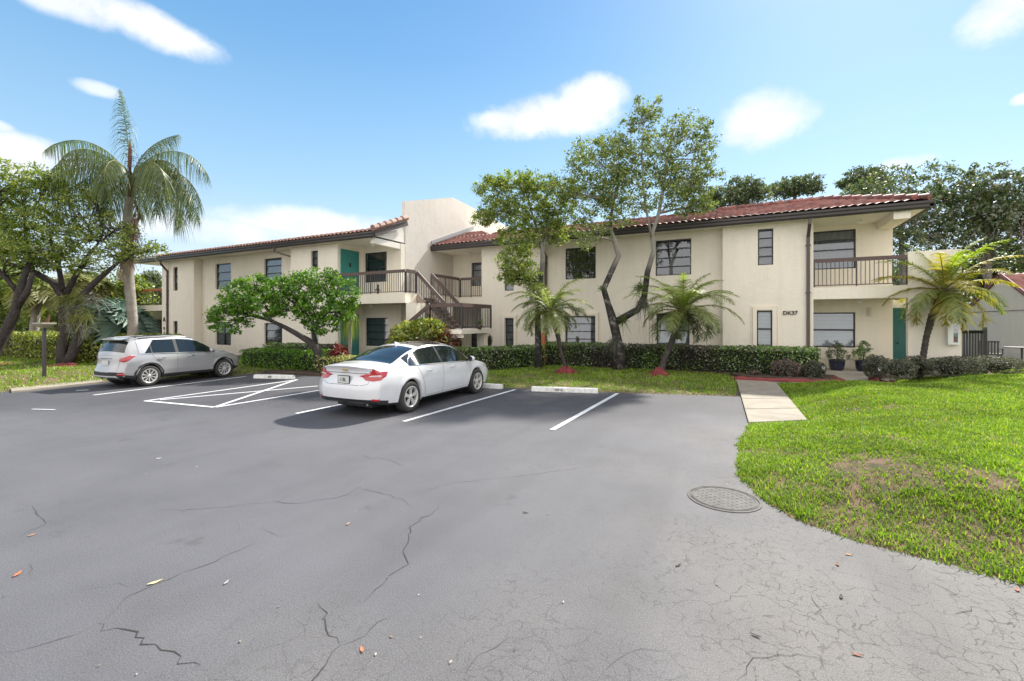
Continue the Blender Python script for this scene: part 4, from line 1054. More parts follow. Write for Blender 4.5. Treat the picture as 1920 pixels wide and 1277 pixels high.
M['bark_lichen2'] = M['bark_lichen']
# ---- palms
def frond_arr(org, az, e0, L, droop, leaf_l, n_=44, wdt=.022, ldroop=.5, start=.12, vee=.25, r=rng, K=4, tipw=.3, curl=0):
    S = 14; pts = [np.asarray(org, float)]; el = e0; a = az; ds = L/S; tang = []
    for i in range(S):
        t = i/S; el_ = e0 - droop*(t**1.25); a_ = az + curl*t
        d_ = np.array([math.cos(a_)*math.cos(el_), math.sin(a_)*math.cos(el_), math.sin(el_)]); tang.append(d_); pts.append(pts[-1]+d_*ds)
    pts = np.array(pts); tang = np.array(tang+[tang[-1]])
    t = np.linspace(start, .995, n_); x = t*S; i = np.minimum(x.astype(int), S-1); f = (x-i)[:,None]
    P = pts[i]*(1-f)+pts[i+1]*f; T = unit(tang[i]); out_ = []
    prof = np.clip(np.sin(PI*np.clip((t-start)/(1-start)*.86+.12, 0, 1)), .12, 1)**.7
    for sg in (-1, 1):
        side = unit(np.cross(T, np.array([0,0,1.]))+r.normal(size=(n_,3))*.09)*sg
        upv = unit(np.cross(side*sg, T)); dirn = unit(side + T*(.45+.5*t)[:,None] + upv*vee)
        Ll = leaf_l*prof*r.uniform(.65, 1.15, n_); R = np.zeros((n_, K, 2, 3))
        for k in range(K):
            s = k/(K-1); c = P + dirn*(Ll*s*(1-.18*ldroop*s))[:,None] + np.array([0,0,-1.])*(Ll*ldroop*s*s)[:,None]
            wv = unit(np.cross(dirn, np.cross(side, T)+r.normal(size=(n_,3))*.3)); w_ = wdt*(1, 1, .75, .1)[k] if K == 4 else wdt*(1-s*.9)
            R[:,k,0] = c-wv*w_; R[:,k,1] = c+wv*w_
        out_.append(R)
    return pts, np.concatenate(out_)
def add_frond(root, org, mat, rmat, orig, **k):
    pts, R = frond_arr(orig, **k); b = MB(); m_ = len(pts)
    fr = ribbon_mesh('frond', R, mat, root, org)
    rr = k.get('rw', .02)
    b.tube([tuple(p) for p in pts], [.022*(1-.85*i/(m_-1)) for i in range(m_)], 5); b.build('midrib', rmat, fr, org, smooth=True)
    return fr
M['midrib'] = simple('frond_midrib', (.20,.20,.08), .5, .2)
M['midrib_tan'] = simple('frond_midrib_tan', (.30,.22,.07), .5, .2)
def trunk_palm(root, org, pts, rad, bark, ring=.0, n_=12):
    P = [Vector(p) for p in pts]; Q = []; R = []
    L = sum((P[i+1]-P[i]).length for i in range(len(P)-1)); k = max(8, int(L/.07))
    for j in range(k+1):
        t = j/k*(len(P)-1); i = min(int(t), len(P)-2); Q.append(P[i].lerp(P[i+1], t-i)); r_ = rad[i]+(rad[i+1]-rad[i])*(t-i); R.append(r_*(1+ring*(1 if j%2 else -1)))
    b = MB(); b.tube(Q, R, n_); return b.build('trunk', bark, root, org, smooth=True)
RX = np.array([CS, SN, 0.]); FX = np.array([-SN, CS, 0.])
def blob(px, py, D, rx, ry, rd=None, k=1.0):
    """a clump surveyed at (px,py) and distance D; rx, ry in the same units, depth rd metres"""
    s = D/F; c = at(px, py, D); rx, ry = rx*s, ry*s; rd = rd or (rx+ry)/2
    return (c, (rx*CS+rd*SN*.6, rx*SN+rd*CS*.8, ry))
# ---------------- pygmy date palms in front of the building
def date_palm(base, top, R0, R1, nf, L, leaf, label, seed, mats, droop=(1.3,2.0), boots=.5, up=(.1,1.35), bark='bark_dark', mid=None, wdt=.012, nl=46, lean=None, flat_bias=None):
    r = np.random.default_rng(seed); root = empty('palm_tree', base, 0, label, 'palm', 'small date palms along the front of the building')
    p0 = np.array(base, float); p1 = np.array(top, float); m = (p0+p1)/2+np.array(mid if mid else (0,0,0)); c1 = p0*.25+m*.75; 
    trunk_palm(root, base, [p0-(0,0,.05), p0*.5+m*.5+r.normal(size=3)*.03, m, m*.5+p1*.5+r.normal(size=3)*.03, p1], [R0*1.25,R0,R0*.95,R1,R1*1.1], M[bark], .08)
    # old leaf bases under the crown
    b = MB(); ax = unit(p1-m)
    for i in range(46):
        t = r.random()*boots; a = r.random()*2*PI; s = np.array([math.cos(a), math.sin(a), .25]); q = p1-ax*t; b.tube([q+s*R1*.6, q+s*(R1+.06)+np.array([0,0,.09])], [.022,.008], 5)
    b.build('leaf_bases', M['boots'], root, base)
    for i in range(nf):
        az = i*2.399963+r.normal()*.15; f = (i+.5)/nf; e0 = up[1]+(up[0]-up[1])*f+r.normal()*.06; mt = mats[int(len(mats)*min(.999, f))] 
        add_frond(root, base, M[mt], M['midrib'], p1, az=az, e0=e0, L=L*r.uniform(.85,1.1)*(.8+.35*math.sin(PI*min(1,f+.2))), droop=droop[0]+(droop[1]-droop[0])*f+r.normal()*.1, leaf_l=leaf, n_=nl, wdt=wdt, ldroop=.42, vee=.3, r=r)
    return root
def zat(px, py, D, z):  # ground-based point at pixel column
    p = at(px, py, D); return (p[0], p[1], z)
def mulch(c, r, h, label, z):
    b = MB(); rr = np.random.default_rng(int(r*100)); k = 26; prof = [(1.0,-.03),(.9,.02),(.72,.25),(.5,.55),(.28,.85),(.08,1.0)]; vs = []
    for q, (a, t) in enumerate(prof):
        for j in range(k):
            an = 2*PI*j/k; f = 1+.14*math.sin(3*an+r*9)+.06*rr.normal(); vs.append((c[0]+r*a*f*math.cos(an), c[1]+r*a*f*math.sin(an), z+h*t*(1+.1*rr.normal())))
    b.add(vs, [(i*k+j, i*k+(j+1)%k, (i+1)*k+(j+1)%k, (i+1)*k+j) for i in range(len(prof)-1) for j in range(k)] + [tuple((len(prof)-1)*k+j for j in range(k))])
    base = (c[0],c[1],z); root = empty('mulch_mound', base, 0, label, 'mulch mound', 'red mulch mounds around the tree feet')
    b.build('mound', M['mulch'], root, base, smooth=True)
    m_ = int(900*r); a = rr.uniform(0,2*PI,m_); d_ = rr.random(m_)**.6*r*1.15; P = np.column_stack([c[0]+d_*np.cos(a), c[1]+d_*np.sin(a), z+h*np.clip(1-d_/r,0,1)+.012])
    q = leaf_quads(P, .07, .3, .8, rr); quad_mesh('chips', q, M['chips'], root, base)
M['chips'] = leafmat('mulch_chips', [(.10,.02,.02),(.22,.04,.04),(.32,.09,.07)], trans=0, gloss=.03)
b1 = zat(1062,700,15.3,.12); date_palm(b1, at(1034,584,15.5), .060, .10, 26, 1.6, .42, 'slender leaning date palm with shaggy brown neck on its red mulch mound', 21, ['frond_pale','frond','frond_pale'], boots=.75, up=(-.1,1.25), bark='bark_dark', droop=(1.4,1.9), mid=(.04,0,-.2), nl=60, wdt=.009)
mulch(b1, .48, .26, 'red mulch mound at the foot of the slender leaning date palm', .10)
b2 = zat(1238,700,15.2,.12); date_palm(b2, at(1281,586,15.6), .10, .115, 38, 1.9, .50, 'dark trunked date palm with lime green centre in front of the wide blinds window', 22, ['frond_lime','frond_lime','frond_pale','frond_pale','frond'], up=(-.15,1.4), mid=(-.05,0,-.1), droop=(1.2,2.0), nl=60, wdt=.009)
mulch(zat(1236,703,14.9,.1), .37, .26, 'red mulch mound at the foot of the dark trunked date palm', .10)
b3 = zat(1722,668,13.9,.12); date_palm(b3, at(1770,546,14.0), .085, .10, 30, 1.85, .46, 'yellowing date palm in front of the screen wall at the right end', 23, ['frond_lime','frond_yellow','frond_yellow','frond_pale','frond_yellow'], up=(-.5,1.45), bark='bark_dark', mid=(-.12,0,-.1), droop=(1.0,1.75), wdt=.015)
# epiphyte clumps
def airplant(root, base, c, r_, n_=60, L=.35, mat='moss', seed=1, down=.0):
    rr = np.random.default_rng(seed); d_ = unit(rr.normal(size=(n_,3))+np.array([0,0,.2-down])); R = np.zeros((n_,4,2,3)); o = np.asarray(c)+rr.normal(size=(n_,3))*r_*.25
    sd = unit(np.cross(d_, rr.normal(size=(n_,3)))); Ln = L*rr.uniform(.5,1.2,n_)
    for k in range(4):
        s = k/3; p = o+d_*(Ln*s)[:,None]+np.array([0,0,-1.])*(Ln*(.35+down)*s*s)[:,None]; w_ = .012*(1-s*.85); R[:,k,0] = p-sd*w_; R[:,k,1] = p+sd*w_
    ribbon_mesh('air_plant', R, M[mat], root, base)
# ---------------- tall airy tree in front of section B
D2 = 16.6; Pt = lambda px, py, D=D2: at(px, py, D)
base = zat(1160,692,16.6,.1)
stems = [[((base[0],base[1],0),.24),(Pt(1162,660),.19),(Pt(1156,630),.17),(Pt(1150,603),.17),(Pt(1140,570),.12),(Pt(1132,542),.11),(Pt(1145,512),.105),(Pt(1160,480),.105),(Pt(1152,452),.085),(Pt(1143,424),.07),(Pt(1150,380,16.4),.055),(Pt(1165,330,16.2),.04)],
         [(Pt(1151,606),.14),(Pt(1172,594),.13),(Pt(1196,580,16.4),.12),(Pt(1208,556,16.3),.11),(Pt(1214,510,16.3),.10),(Pt(1226,470,16.3),.085),(Pt(1222,440,16.2),.07),(Pt(1235,400,16),.06),(Pt(1245,350,16),.045),(Pt(1250,300,16),.03)],
         [(Pt(1222,446,16.2),.05),(Pt(1213,400,16),.04),(Pt(1205,350,16),.035),(Pt(1204,290,16),.025),(Pt(1206,230,16),.016)]]
D = 16.2
bl = [blob(1080,330,D,28,40),blob(1105,290,D,40,28),blob(1140,300,D,45,45),blob(1100,370,D,40,28),blob(1140,355,D,38,35),blob(1190,290,D,35,40),blob(1205,230,D,18,30),blob(1198,195,D,12,20),
      blob(1265,240,D,24,26),blob(1300,235,D,32,25),blob(1320,270,D,22,28),blob(1235,320,D,40,40),blob(1290,310,D,38,38),blob(1315,345,D,22,35),blob(1265,375,D,40,28),
      blob(1200,380,D,30,24),blob(1300,390,D,34,18),blob(1160,415,D,30,14),blob(1110,435,D,34,14),blob(1180,340,D,34,34),blob(1228,190,D,10,10),blob(1150,260,D,18,14),blob(1330,300,D,12,10),blob(1060,350,D,24,24),blob(1240,270,D,34,28),blob(1270,345,D,44,34),blob(1150,385,D,36,24),blob(1090,410,D,30,16),blob(1310,375,D,30,24),blob(1100,452,D,26,12),blob(1225,215,D,18,14),blob(1180,235,D,16,18),blob(1345,330,D,10,14)]
def ex(root):
    airplant(root, base, Pt(1168,600,16.3), .2, 70, .4, 'frond', 1); airplant(root, base, Pt(1150,640,16.3), .3, 90, .35, 'moss', 2, .5); airplant(root, base, Pt(1200,540,16.0), .35, 120, .45, 'frond', 3); airplant(root, base, Pt(1205,565,16.1), .3, 120, .5, 'moss', 4, .6); airplant(root, base, Pt(1128,540,16.4), .15, 40, .2, 'frond', 5)
tree('shade_tree', base, stems, bl, M['leaf_tree'], M['bark_lichen'], 'tall airy tree with twisted forked trunk and sparse crown rising above the roof', n_cl=1600, per=21, cl_r=.22, size=.10, seed=4, shell=.15, extra=ex, group='trees before the facade')
# ---------------- smaller tree left of it
D = 17.0; base = zat(1010,690,17.0,.1); Pt = lambda px, py, D=17.0: at(px, py, D)
stems = [[((base[0],base[1],0),.15),(Pt(1009,640),.125),(Pt(1008,585),.11),(Pt(1014,530),.085),(Pt(1018,480),.085),(Pt(1015,450),.06),(Pt(1000,410),.05),(Pt(990,370),.03)],
         [(Pt(1016,490),.06),(Pt(1022,450),.05),(Pt(1035,410),.035),(Pt(1045,370),.02)]]
bl = [blob(920,350,D,30,22),blob(965,345,D,36,25),blob(1010,345,D,36,22),blob(935,395,D,38,26),blob(985,395,D,42,34),blob(1040,390,D,36,32),blob(905,410,D,18,16),
      blob(975,445,D,40,28),blob(965,490,D,34,28),blob(990,515,D,26,24),blob(955,520,D,20,14),blob(1040,430,D,34,20),blob(1000,545,D,14,18),blob(1045,450,D,20,10),blob(1065,360,D,16,24)]
def ex(root):
    airplant(root, base, Pt(1000,560,16.6), .3, 80, .4, 'moss', 6, .6); airplant(root, base, Pt(1012,600,16.8), .2, 40, .3, 'frond', 7, .4)
tree('shade_tree', base, stems, bl, M['leaf_light'], M['bark_lichen2'], 'smaller leafy tree with yellow green crown hanging over the small windows right of the stairs', n_cl=1250, per=26, cl_r=.20, size=.095, seed=6, shell=.1, extra=ex, group='trees before the facade')
# ---------------- umbrella shaped shrub tree between the cars
D = 16.4; base = zat(600,692,16.6,.05); Pt = lambda px, py, D=16.5: at(px, py, D)
stems = [[((base[0],base[1],0),.17),(Pt(597,662),.15),(Pt(588,645),.13),(Pt(560,628),.10),(Pt(535,614),.08),(Pt(505,600),.06),(Pt(470,592),.04)],
         [(Pt(592,650),.09),(Pt(588,625),.08),(Pt(585,600),.06),(Pt(560,575),.05),(Pt(540,560),.03)],
         [(Pt(588,615),.05),(Pt(610,590),.045),(Pt(625,570),.03)]]
bl = [blob(430,600,D,32,26),blob(412,585,D,18,16),blob(455,560,D,34,30),blob(480,535,D,34,20),blob(520,540,D,36,24),blob(565,535,D,34,26),blob(605,528,D,32,24),blob(640,545,D,26,28),
      blob(500,575,D,38,22),blob(545,575,D,34,22),blob(590,575,D,32,28),blob(635,585,D,28,24),blob(605,610,D,28,18),blob(580,595,D,20,14),blob(440,570,D,24,24),blob(652,570,D,16,22),blob(615,515,D,12,12)]
def ex(root):
    airplant(root, base, Pt(508,597,16.1), .3, 60, .25, 'moss', 8); airplant(root, base, Pt(587,608,16.2), .2, 40, .2, 'moss', 9)
tree('shrub_tree', base, stems, bl, M['leaf_shrub'], M['bark_dark'], 'low spreading tree with glossy green umbrella crown and slanting dark trunk between the two cars', n_cl=820, per=26, cl_r=.20, size=.105, seed=8, shell=.3, extra=ex, asp=.5, up=.5)
# ponytail plant hanging by the teal door
c = at(655,590,17.0); root = empty('ponytail_palm', (c[0],c[1],.1), 0, 'ponytail palm with drooping strap leaves in front of the ground floor teal door', 'palm')
R = []; rr = np.random.default_rng(3); n_ = 150; az = rr.uniform(0,2*PI,n_); e0 = rr.uniform(.2,1.4,n_); L = rr.uniform(.7,1.25,n_); RR = np.zeros((n_,6,2,3))
for k in range(6):
    s = k/5; out_ = L*(.42*np.sin(np.minimum(s*2.2,1.57))*np.cos(e0)); z = L*(.30*np.sin(min(s*3.1,PI))*np.sin(e0)) - L*s**1.7*.95
    p = c + np.column_stack([np.cos(az)*out_, np.sin(az)*out_, z]); sd = np.column_stack([-np.sin(az), np.cos(az), np.zeros(n_)])*.013*(1-s*.7); RR[:,k,0] = p-sd; RR[:,k,1] = p+sd
ribbon_mesh('strap_leaves', RR, M['frond_lime'], root, (c[0],c[1],.1))
b = MB(); b.tube([(c[0],c[1],.05),(c[0]+.03,c[1],.9),(c[0],c[1],c[2])],[.12,.07,.06],10); b.build('trunk', M['bark_palm'], root, (c[0],c[1],.1), smooth=True)
c = at(634,672,16.4)
bush((c[0],c[1],.62),(.26,.26,.42),M['leaf_red'],'clump of dark red cordyline leaves beside the spreading tree','plant',n_=700,size=.24,name='cordyline',asp=.2,seed=4,lump=.1)
# ---------------- hedges
hz = .10
hedge([(-7.1,17.55),(-2.9,17.7),(2.2,17.65)], .95, hz, 1.02, M['leaf_hedge'], 'long clipped hedge under the windows from the downspout to the porch', seed=2, dens=640)
hedge([(-9.9,14.3),(-8.4,14.6),(-7.4,16.9)], 1.0, .05, .92, M['leaf_hedge'], 'clipped hedge curving back behind the bonnet of the white sedan', seed=3, dens=640)
hedge([(-17.6,11.6),(-14.9,11.9),(-13.4,12.0)], .95, .05, .80, M['leaf_shrub'], 'clipped green hedge between the silver crossover and the spreading tree', seed=4)
hedge([(-13.3,11.55),(-10.9,11.75),(-9.4,12.2)], .8, .05, .66, M['leaf_variegated'], 'low yellow variegated hedge behind the boot of the white sedan', seed=5, dens=520, size=.07)
hedge([(-18.5,13.1),(-14.5,13.3)], .8, .05, .95, M['leaf_hedge'], 'green hedge against the left wing behind the front hedge', seed=6)
hl = [ground(-120,690)[0:2], ground(60,682)[0:2], ground(182,680)[0:2]]
hedge([(-36,9.0),(-27.5,9.6),(-22.6,10.9)], 1.3, .02, 1.32, M['leaf_hedge_yellow'], 'long yellow green hedge across the left lawn', seed=7, dens=420, size=.10, lump=.10)
# croton mound
c = at(795,650,17.4); croot = empty('croton_bush', (c[0],c[1],.05), 0, 'tall colourful croton bush in yellow, red and purple before the stairs', 'bush'); co_ = (c[0],c[1],.05)
for (px, py, rx, ry, mt, n_) in ((765,628,30,26,'leaf_hedge_yellow',900),(800,618,38,22,'leaf_hedge_yellow',1500),(835,640,26,30,'leaf_croton',1000),(800,655,48,30,'leaf_croton',2200),(750,655,24,24,'leaf_hedge_yellow',700)):
    cc, rad = blob(px,py,17.4,rx,ry,.55); quad_mesh('foliage', leaf_quads(in_ball(n_, cc, rad, .45), .20, .32, .3), M[mt], croot, co_)
b = MB()
for i in range(9): b.tube([(c[0]+random.uniform(-.4,.4),c[1]+random.uniform(-.2,.2),.0),(c[0]+random.uniform(-.9,.9),c[1]+random.uniform(-.3,.3),1.3)],[.025,.012],5)
b.build('stems', M['bark_dark'], croot, co_)
# clipped round and box bushes by the porch
def pbush(px, py, V, rpx, rpy, mat, label, **k):
    p = on_wall(px, py, V); D = V/ray(px)[1]; s = D/F; bush((p[0],p[1],max(p[2], rpy*s*.9)), (rpx*s, rpx*s*.8, rpy*s), M[mat], label, group='clipped bushes by the porch', **k)
pbush(1473,691,16.95,24,18,'leaf_purple','purplish bush at the foot of the long hedge near its right end',seed=1,boxy=2.2)
pbush(1415,701,16.8,10,8,'leaf_purple','very small purplish bush at the foot of the long hedge',seed=2,n_=900,boxy=2)
pbush(1527,694,17.0,18,17,'leaf_grey','small green bush beside the left path light',seed=3)
pbush(1641,687,17.3,19,21,'leaf_grey','upright clipped bush at the right side of the porch path',seed=4)
pbush(1682,692,16.6,28,18,'leaf_grey','boxy clipped bush next to the path light right of the porch',seed=5,boxy=4)
pbush(1717,686,17.6,22,19,'leaf_grey','rounded clipped bush at the foot of the yellowing palm',seed=6)
pbush(1784,689,17.0,35,17,'leaf_grey','boxy clipped bush below the white cabinet',seed=7,boxy=4,n_=3600)
pbush(1800,683,18.0,34,14,'leaf_grey','clipped bush behind the boxy one, against the screen wall',seed=8,boxy=3.4)
pbush(1858,684,18.2,42,15,'leaf_grey','long boxy clipped bush at the far right',seed=9,boxy=4,n_=4200)
pbush(918,640,17.6,6,14,'leaf_grey','thin upright shrub beside the stair landing',seed=10,n_=300,boxy=2,name='young_shrub')
# potted shrubs
M['navy'] = simple('navy_glazed_pot', (.012,.016,.04), .2, .2, 3, coat=.5)
def potted(px, V, zt, label, seed, mat, spread):
    x = on_wall(px, 600, V)[0]; r = empty('potted_shrub', (x,V,.14), 0, label, 'potted plant', 'potted shrubs before the porch window')
    b = MB(); b.lathe([(.001,0),(.17,0),(.21,.06),(.24,.22),(.25,.34),(.27,.36),(.25,.38),(.22,.34),(.001,.33)],n=24); b.build('pot', M['navy'], r, smooth=True)
    b = MB(); b.tube([(0,0,.3),(.02,0,.7),(0,0,zt-.3)],[.02,.015,.008],6); b.build('stem', M['bark_dark'], r)
    rr = np.random.default_rng(seed); Q = []
    for i in range(44):
        t = rr.random(); z = .42+t*(zt-.45); rad = spread*(1-t)**.7+.05; a = rr.uniform(0,2*PI); c = np.array([math.cos(a)*rad*rr.random()**.5, math.sin(a)*rad*rr.random()**.5, z]); Q.append(leaf_quads(in_ball(34, c, (.09,.09,.07), 0, rr), .06, .35, .3, rr))
    quad_mesh('foliage', np.concatenate(Q), mat, r)
potted(1569,19.5,1.05,'conical dark green shrub in a navy pot under the porch window',1,M['leaf_dark'],.36)
potted(1619,19.6,1.05,'looser shrub in a navy pot at the right of the porch window',2,M['leaf_hedge'],.30)
# ---------------- tall drooping queen palm at the left
D = 19.6; base = zat(248,680,D,0); top = at(240,352,D); root = empty('palm_tree', base, 0, 'tall queen palm with drooping feathery fronds behind the silver crossover', 'palm')
trunk_palm(root, base, [base, at(249,600,D), at(241,520,D), at(240,450,D), at(240,400,D), at(246,345,D)], [.24,.18,.20,.20,.17,.12], M['bark_palm'], .035, 14)
b = MB(); b.tube([at(246,370,D),at(247,345,D),at(245,322,D)],[.16,.13,.04],10); b.tube([at(244,330,D-.3),at(243,305,D-.3),at(244,282,D-.3),at(244,262,D-.3)],[.04,.07,.07,.01],8)
b.tube([at(241,455,D-.3),at(250,430,D-.3),at(262,405,D-.3),at(252,375,D-.2)],[.11,.08,.05,.05],8); b.build('leaf_bases', M['boots'], root, base, smooth=True)
r = np.random.default_rng(5); c0 = at(246,338,D)
FRD = [(4.7,1.5,3.8,.25),(.6,1.38,3.1,.9),(3.2,1.05,4.8,1.65),(3.4,.6,4.1,2.2),(3.7,.8,4.0,2.7),(-.1,1.0,4.6,2.0),(.1,.55,4.2,2.3),(-.5,.6,4.4,2.5),(4.4,.9,3.6,2.7),(5.0,.7,3.5,2.6),(1.5,1.2,3.6,2.0),(2.1,.6,3.7,2.5),(1.0,.6,3.7,2.5),(2.8,.0,3.3,1.9),(5.7,.1,3.3,1.8),(.5,.0,3.2,1.8),(-.3,.25,4.6,1.9),(3.35,.2,4.2,1.9),(2.9,.5,3.4,2.9),(.2,1.15,3.6,2.9)]
for (a, e0, L, dr) in FRD:
    add_frond(root, base, M['frond'], M['midrib'], c0, az=a+YAW, e0=e0, L=L*.97, droop=dr*r.uniform(.95,1.25), leaf_l=1.0, curl=r.uniform(-.5,.5), n_=92, wdt=.012, ldroop=1.25, vee=-.35, r=r, start=.14)
for (a, e0, L) in ((4.6,-1.15,3.0),(5.2,-1.2,2.4)):
    add_frond(root, base, M['frond_dead'], M['boots'], at(254,400,D-.35), az=a+YAW, e0=e0, L=L, droop=.5, leaf_l=.5, n_=60, wdt=.016, ldroop=1.3, vee=-.6, r=r, start=.1)
# ---------------- dark multi stemmed trees left
def big_left(base, stems, bl, label, seed, **k): tree('shade_tree', base, stems, bl, M['leaf_light'], M['bark_dark'], label, n_cl=k.get('n_cl',900), per=28, cl_r=.30, size=.12, seed=seed, shell=.15, twig=.02, group='dark trunked trees on the left lawn', extra=k.get('extra'))
D = 18.6; base = zat(122,688,D,.05); Pt = lambda px, py, D=18.6: at(px, py, D)
stems = [[((base[0],base[1],0),.25),(Pt(115,662),.18),(Pt(122,625),.16),(Pt(118,590),.15),(Pt(120,560),.14),(Pt(100,530),.14),(Pt(60,508),.11),(Pt(20,495),.08),(Pt(-20,470),.05)],
         [((base[0]+.1,base[1],0),.22),(Pt(135,665),.17),(Pt(148,630),.16),(Pt(145,590),.15),(Pt(150,560),.14),(Pt(172,535),.12),(Pt(200,510),.09),(Pt(225,490),.05)],
         [(Pt(120,560),.12),(Pt(140,520),.10),(Pt(165,480),.07),(Pt(185,455),.04)],[(Pt(118,545),.10),(Pt(110,500),.08),(Pt(95,450),.05)],[(Pt(62,508),.08),(Pt(50,460),.06),(Pt(45,400),.04)]]
bl = [blob(60,490,D,60,20,1.4),blob(160,500,D,40,16,1.2),blob(10,520,D,40,20,1.2),blob(215,430,D,24,20,1),blob(30,340,D,60,34,1.6),blob(90,350,D,50,40,1.5),blob(150,400,D,45,35,1.3),blob(40,400,D,60,34,1.6),blob(100,430,D,55,34,1.5),blob(25,455,D,55,26,1.5),blob(170,450,D,45,24,1.2),blob(-30,400,D,60,60,1.5),blob(210,480,D,26,16,1),blob(120,475,D,40,16,1.3),blob(275,470,D,24,14,.8),blob(180,365,D,20,20,.8),blob(250,460,D,26,18,.8)]
def ex(root):
    for i,(px,py) in enumerate(((150,560),(135,580),(160,590),(150,610),(125,560),(172,560),(140,600))): airplant(root, base, Pt(px,py,18.2), .4, 110, .55, 'moss' if i%2 else 'frond_tan', 20+i, .2)
big_left(base, stems, bl, 'forked dark tree with air plants on its trunks beside the lamp post', 12, extra=ex)
b_ = ground(122,690); mulch(b_, .9, .14, 'red mulch ring around the forked dark tree', .04); mulch(ground(8,686), .5, .08, 'flat red mulch patch at the left edge', .04)
D = 17.6; base = zat(-28,700,D,.03); Pt = lambda px, py, D=17.6: at(px, py, D)
stems = [[((base[0],base[1],0),.26),(Pt(-8,655),.20),(Pt(12,620),.18),(Pt(28,585),.16),(Pt(36,550),.14),(Pt(45,520),.11),(Pt(60,480),.08)],[(Pt(30,580),.12),(Pt(52,545),.10),(Pt(62,510),.07)],[(Pt(36,550),.10),(Pt(10,520),.08),(Pt(-20,490),.06)],[(Pt(-5,640),.12),(Pt(-30,600),.10),(Pt(-40,540),.08)]]
bl = [blob(20,480,D,50,26,1.3),blob(-30,440,D,60,50,1.5),blob(70,470,D,34,24,1.1),blob(0,340,D,40,30,1.4)]
big_left(base, stems, bl, 'leaning dark tree cut by the left frame edge', 13, n_cl=260)
# blue fan palm and background palms
def fan_leaf(c, nrm, R, mat, parent, org, r, n_=26, span=4.9):
    nrm = unit(np.asarray(nrm, float)); u = unit(np.cross(nrm, [0,0,1.])+1e-6); v = np.cross(u, nrm); v = v if v[2] > 0 else -v
    a = np.linspace(-span/2, span/2, n_); RR = np.zeros((n_,4,2,3)); L = R*r.uniform(.88,1.08,n_)
    for k in range(4):
        s = (0,.4,.75,1)[k]; w_ = R*(.015, .07, .05, .004)[k]
        d_ = u*np.sin(a)[:,None]+v*np.cos(a)[:,None]; t_ = u*np.cos(a)[:,None]-v*np.sin(a)[:,None]
        p = np.asarray(c)+d_*(L*s)[:,None]+nrm*(.10*R*s)+np.array([0,0,-1.])*(L*.16*s*s)[:,None]; RR[:,k,0] = p-t_*w_; RR[:,k,1] = p+t_*w_
    return ribbon_mesh('fan_leaf', RR, mat, parent, org)
def fan_palm(base, top, nf, R, mat, label, seed, rad=.2, stalk=1.0, group=None, el=(-.4,1.2)):
    r = np.random.default_rng(seed); root = empty('fan_palm', base, 0, label, 'palm', group); trunk_palm(root, base, [base, top], [rad*1.2, rad], M['bark_palm'], .05)
    for i in range(nf):
        a = i*2.4+r.normal()*.2; e = el[1]+(el[0]-el[1])*(i+.5)/nf; d_ = np.array([math.cos(a)*math.cos(e), math.sin(a)*math.cos(e), math.sin(e)]); c = np.asarray(top)+d_*stalk
        f = fan_leaf(c, d_+np.array([0,0,.25]), R*r.uniform(.85,1.1), mat, root, base, r); b = MB(); b.tube([top, c],[.035,.015],5); b.build('stalk', M['midrib'], f, base)
    return root
base = zat(205,682,20.5,0); fan_palm(base, tuple(at(212,612,20.5)), 15, 1.15, M['frond_blue'], 'blue grey fan palm growing behind the silver crossover', 4, .25, 1.0, el=(-.15,1.35))
base = zat(170,670,26,0); fan_palm(base, tuple(at(160,545,26)), 18, 1.15, M['frond_tan'], 'tan green fan palm behind the forked dark tree', 5, .2, .9, 'background fan palms')
base = zat(60,670,27,0); fan_palm(base, tuple(at(70,560,27)), 16, 1.1, M['frond_tan'], 'tan green fan palm between the two dark trees', 6, .2, .9, 'background fan palms')
base = zat(30,665,30,0); 
# background trees on the left
def bgtree(px, py, D, w, h, mat, label, seed, n_cl=260, size=.22, grp='trees behind the left lawn', bark='bark_grey', per=26, cl_r=.5, nb=6, hole=.0, name='background_tree'):
    r = np.random.default_rng(seed); base = zat(px, 660, D, -.1); bl = []
    for i in range(nb):
        a = i/nb*2*PI; bl.append(blob(px+math.cos(a)*w*.55*r.uniform(.7,1.1), py+math.sin(a)*h*.5*r.uniform(.7,1.1), D+r.normal()*.6, w*.42*r.uniform(.8,1.2), h*.40*r.uniform(.8,1.2)))
    bl.append(blob(px, py, D, w*.45, h*.45))
    s = D/F; t = at(px, py+h*.3, D); stems = [[(base,.28),((base[0]+.1,base[1],t[2]*.5),.22),(tuple(t),.16),(tuple(at(px+w*.1,py-h*.3,D)),.07)],[(tuple(t),.12),(tuple(at(px-w*.4,py-h*.1,D)),.05)],[(tuple(t),.12),(tuple(at(px+w*.45,py-h*.15,D)),.05)]]
    return tree(name, base, stems, bl, mat, M[bark], label, n_cl=n_cl, per=per, cl_r=cl_r, size=size, seed=seed, shell=.2, twig=.03, group=grp)
bgtree(20,560,31,60,80,M['leaf_light'],'bright green tree behind the carport at the left edge',31,n_cl=420)
bgtree(105,570,30,55,60,M['leaf_light'],'light green tree seen between the two dark trees',32,n_cl=420)
bgtree(245,560,29,40,60,M['leaf_light'],'pale green tree behind the trunk of the queen palm',33,n_cl=360)
bgtree(175,600,36,60,60,M['leaf_shrub'],'mid green tree behind the tan fan palm',34,n_cl=300)
bgtree(-40,500,33,70,120,M['leaf_light'],'tall light green tree cut by the left edge',35,n_cl=360)
bgtree(285,545,33,22,45,M['leaf_dark'],'dark green tree beside the end balcony',36,n_cl=240)
bgtree(70,610,44,90,50,M['leaf_dark'],'dark tree mass low behind the carport',37,n_cl=300,size=.3)
bgtree(-60,610,40,90,50,M['leaf_dark'],'dark tree low at the far left edge',38,n_cl=260,size=.3)
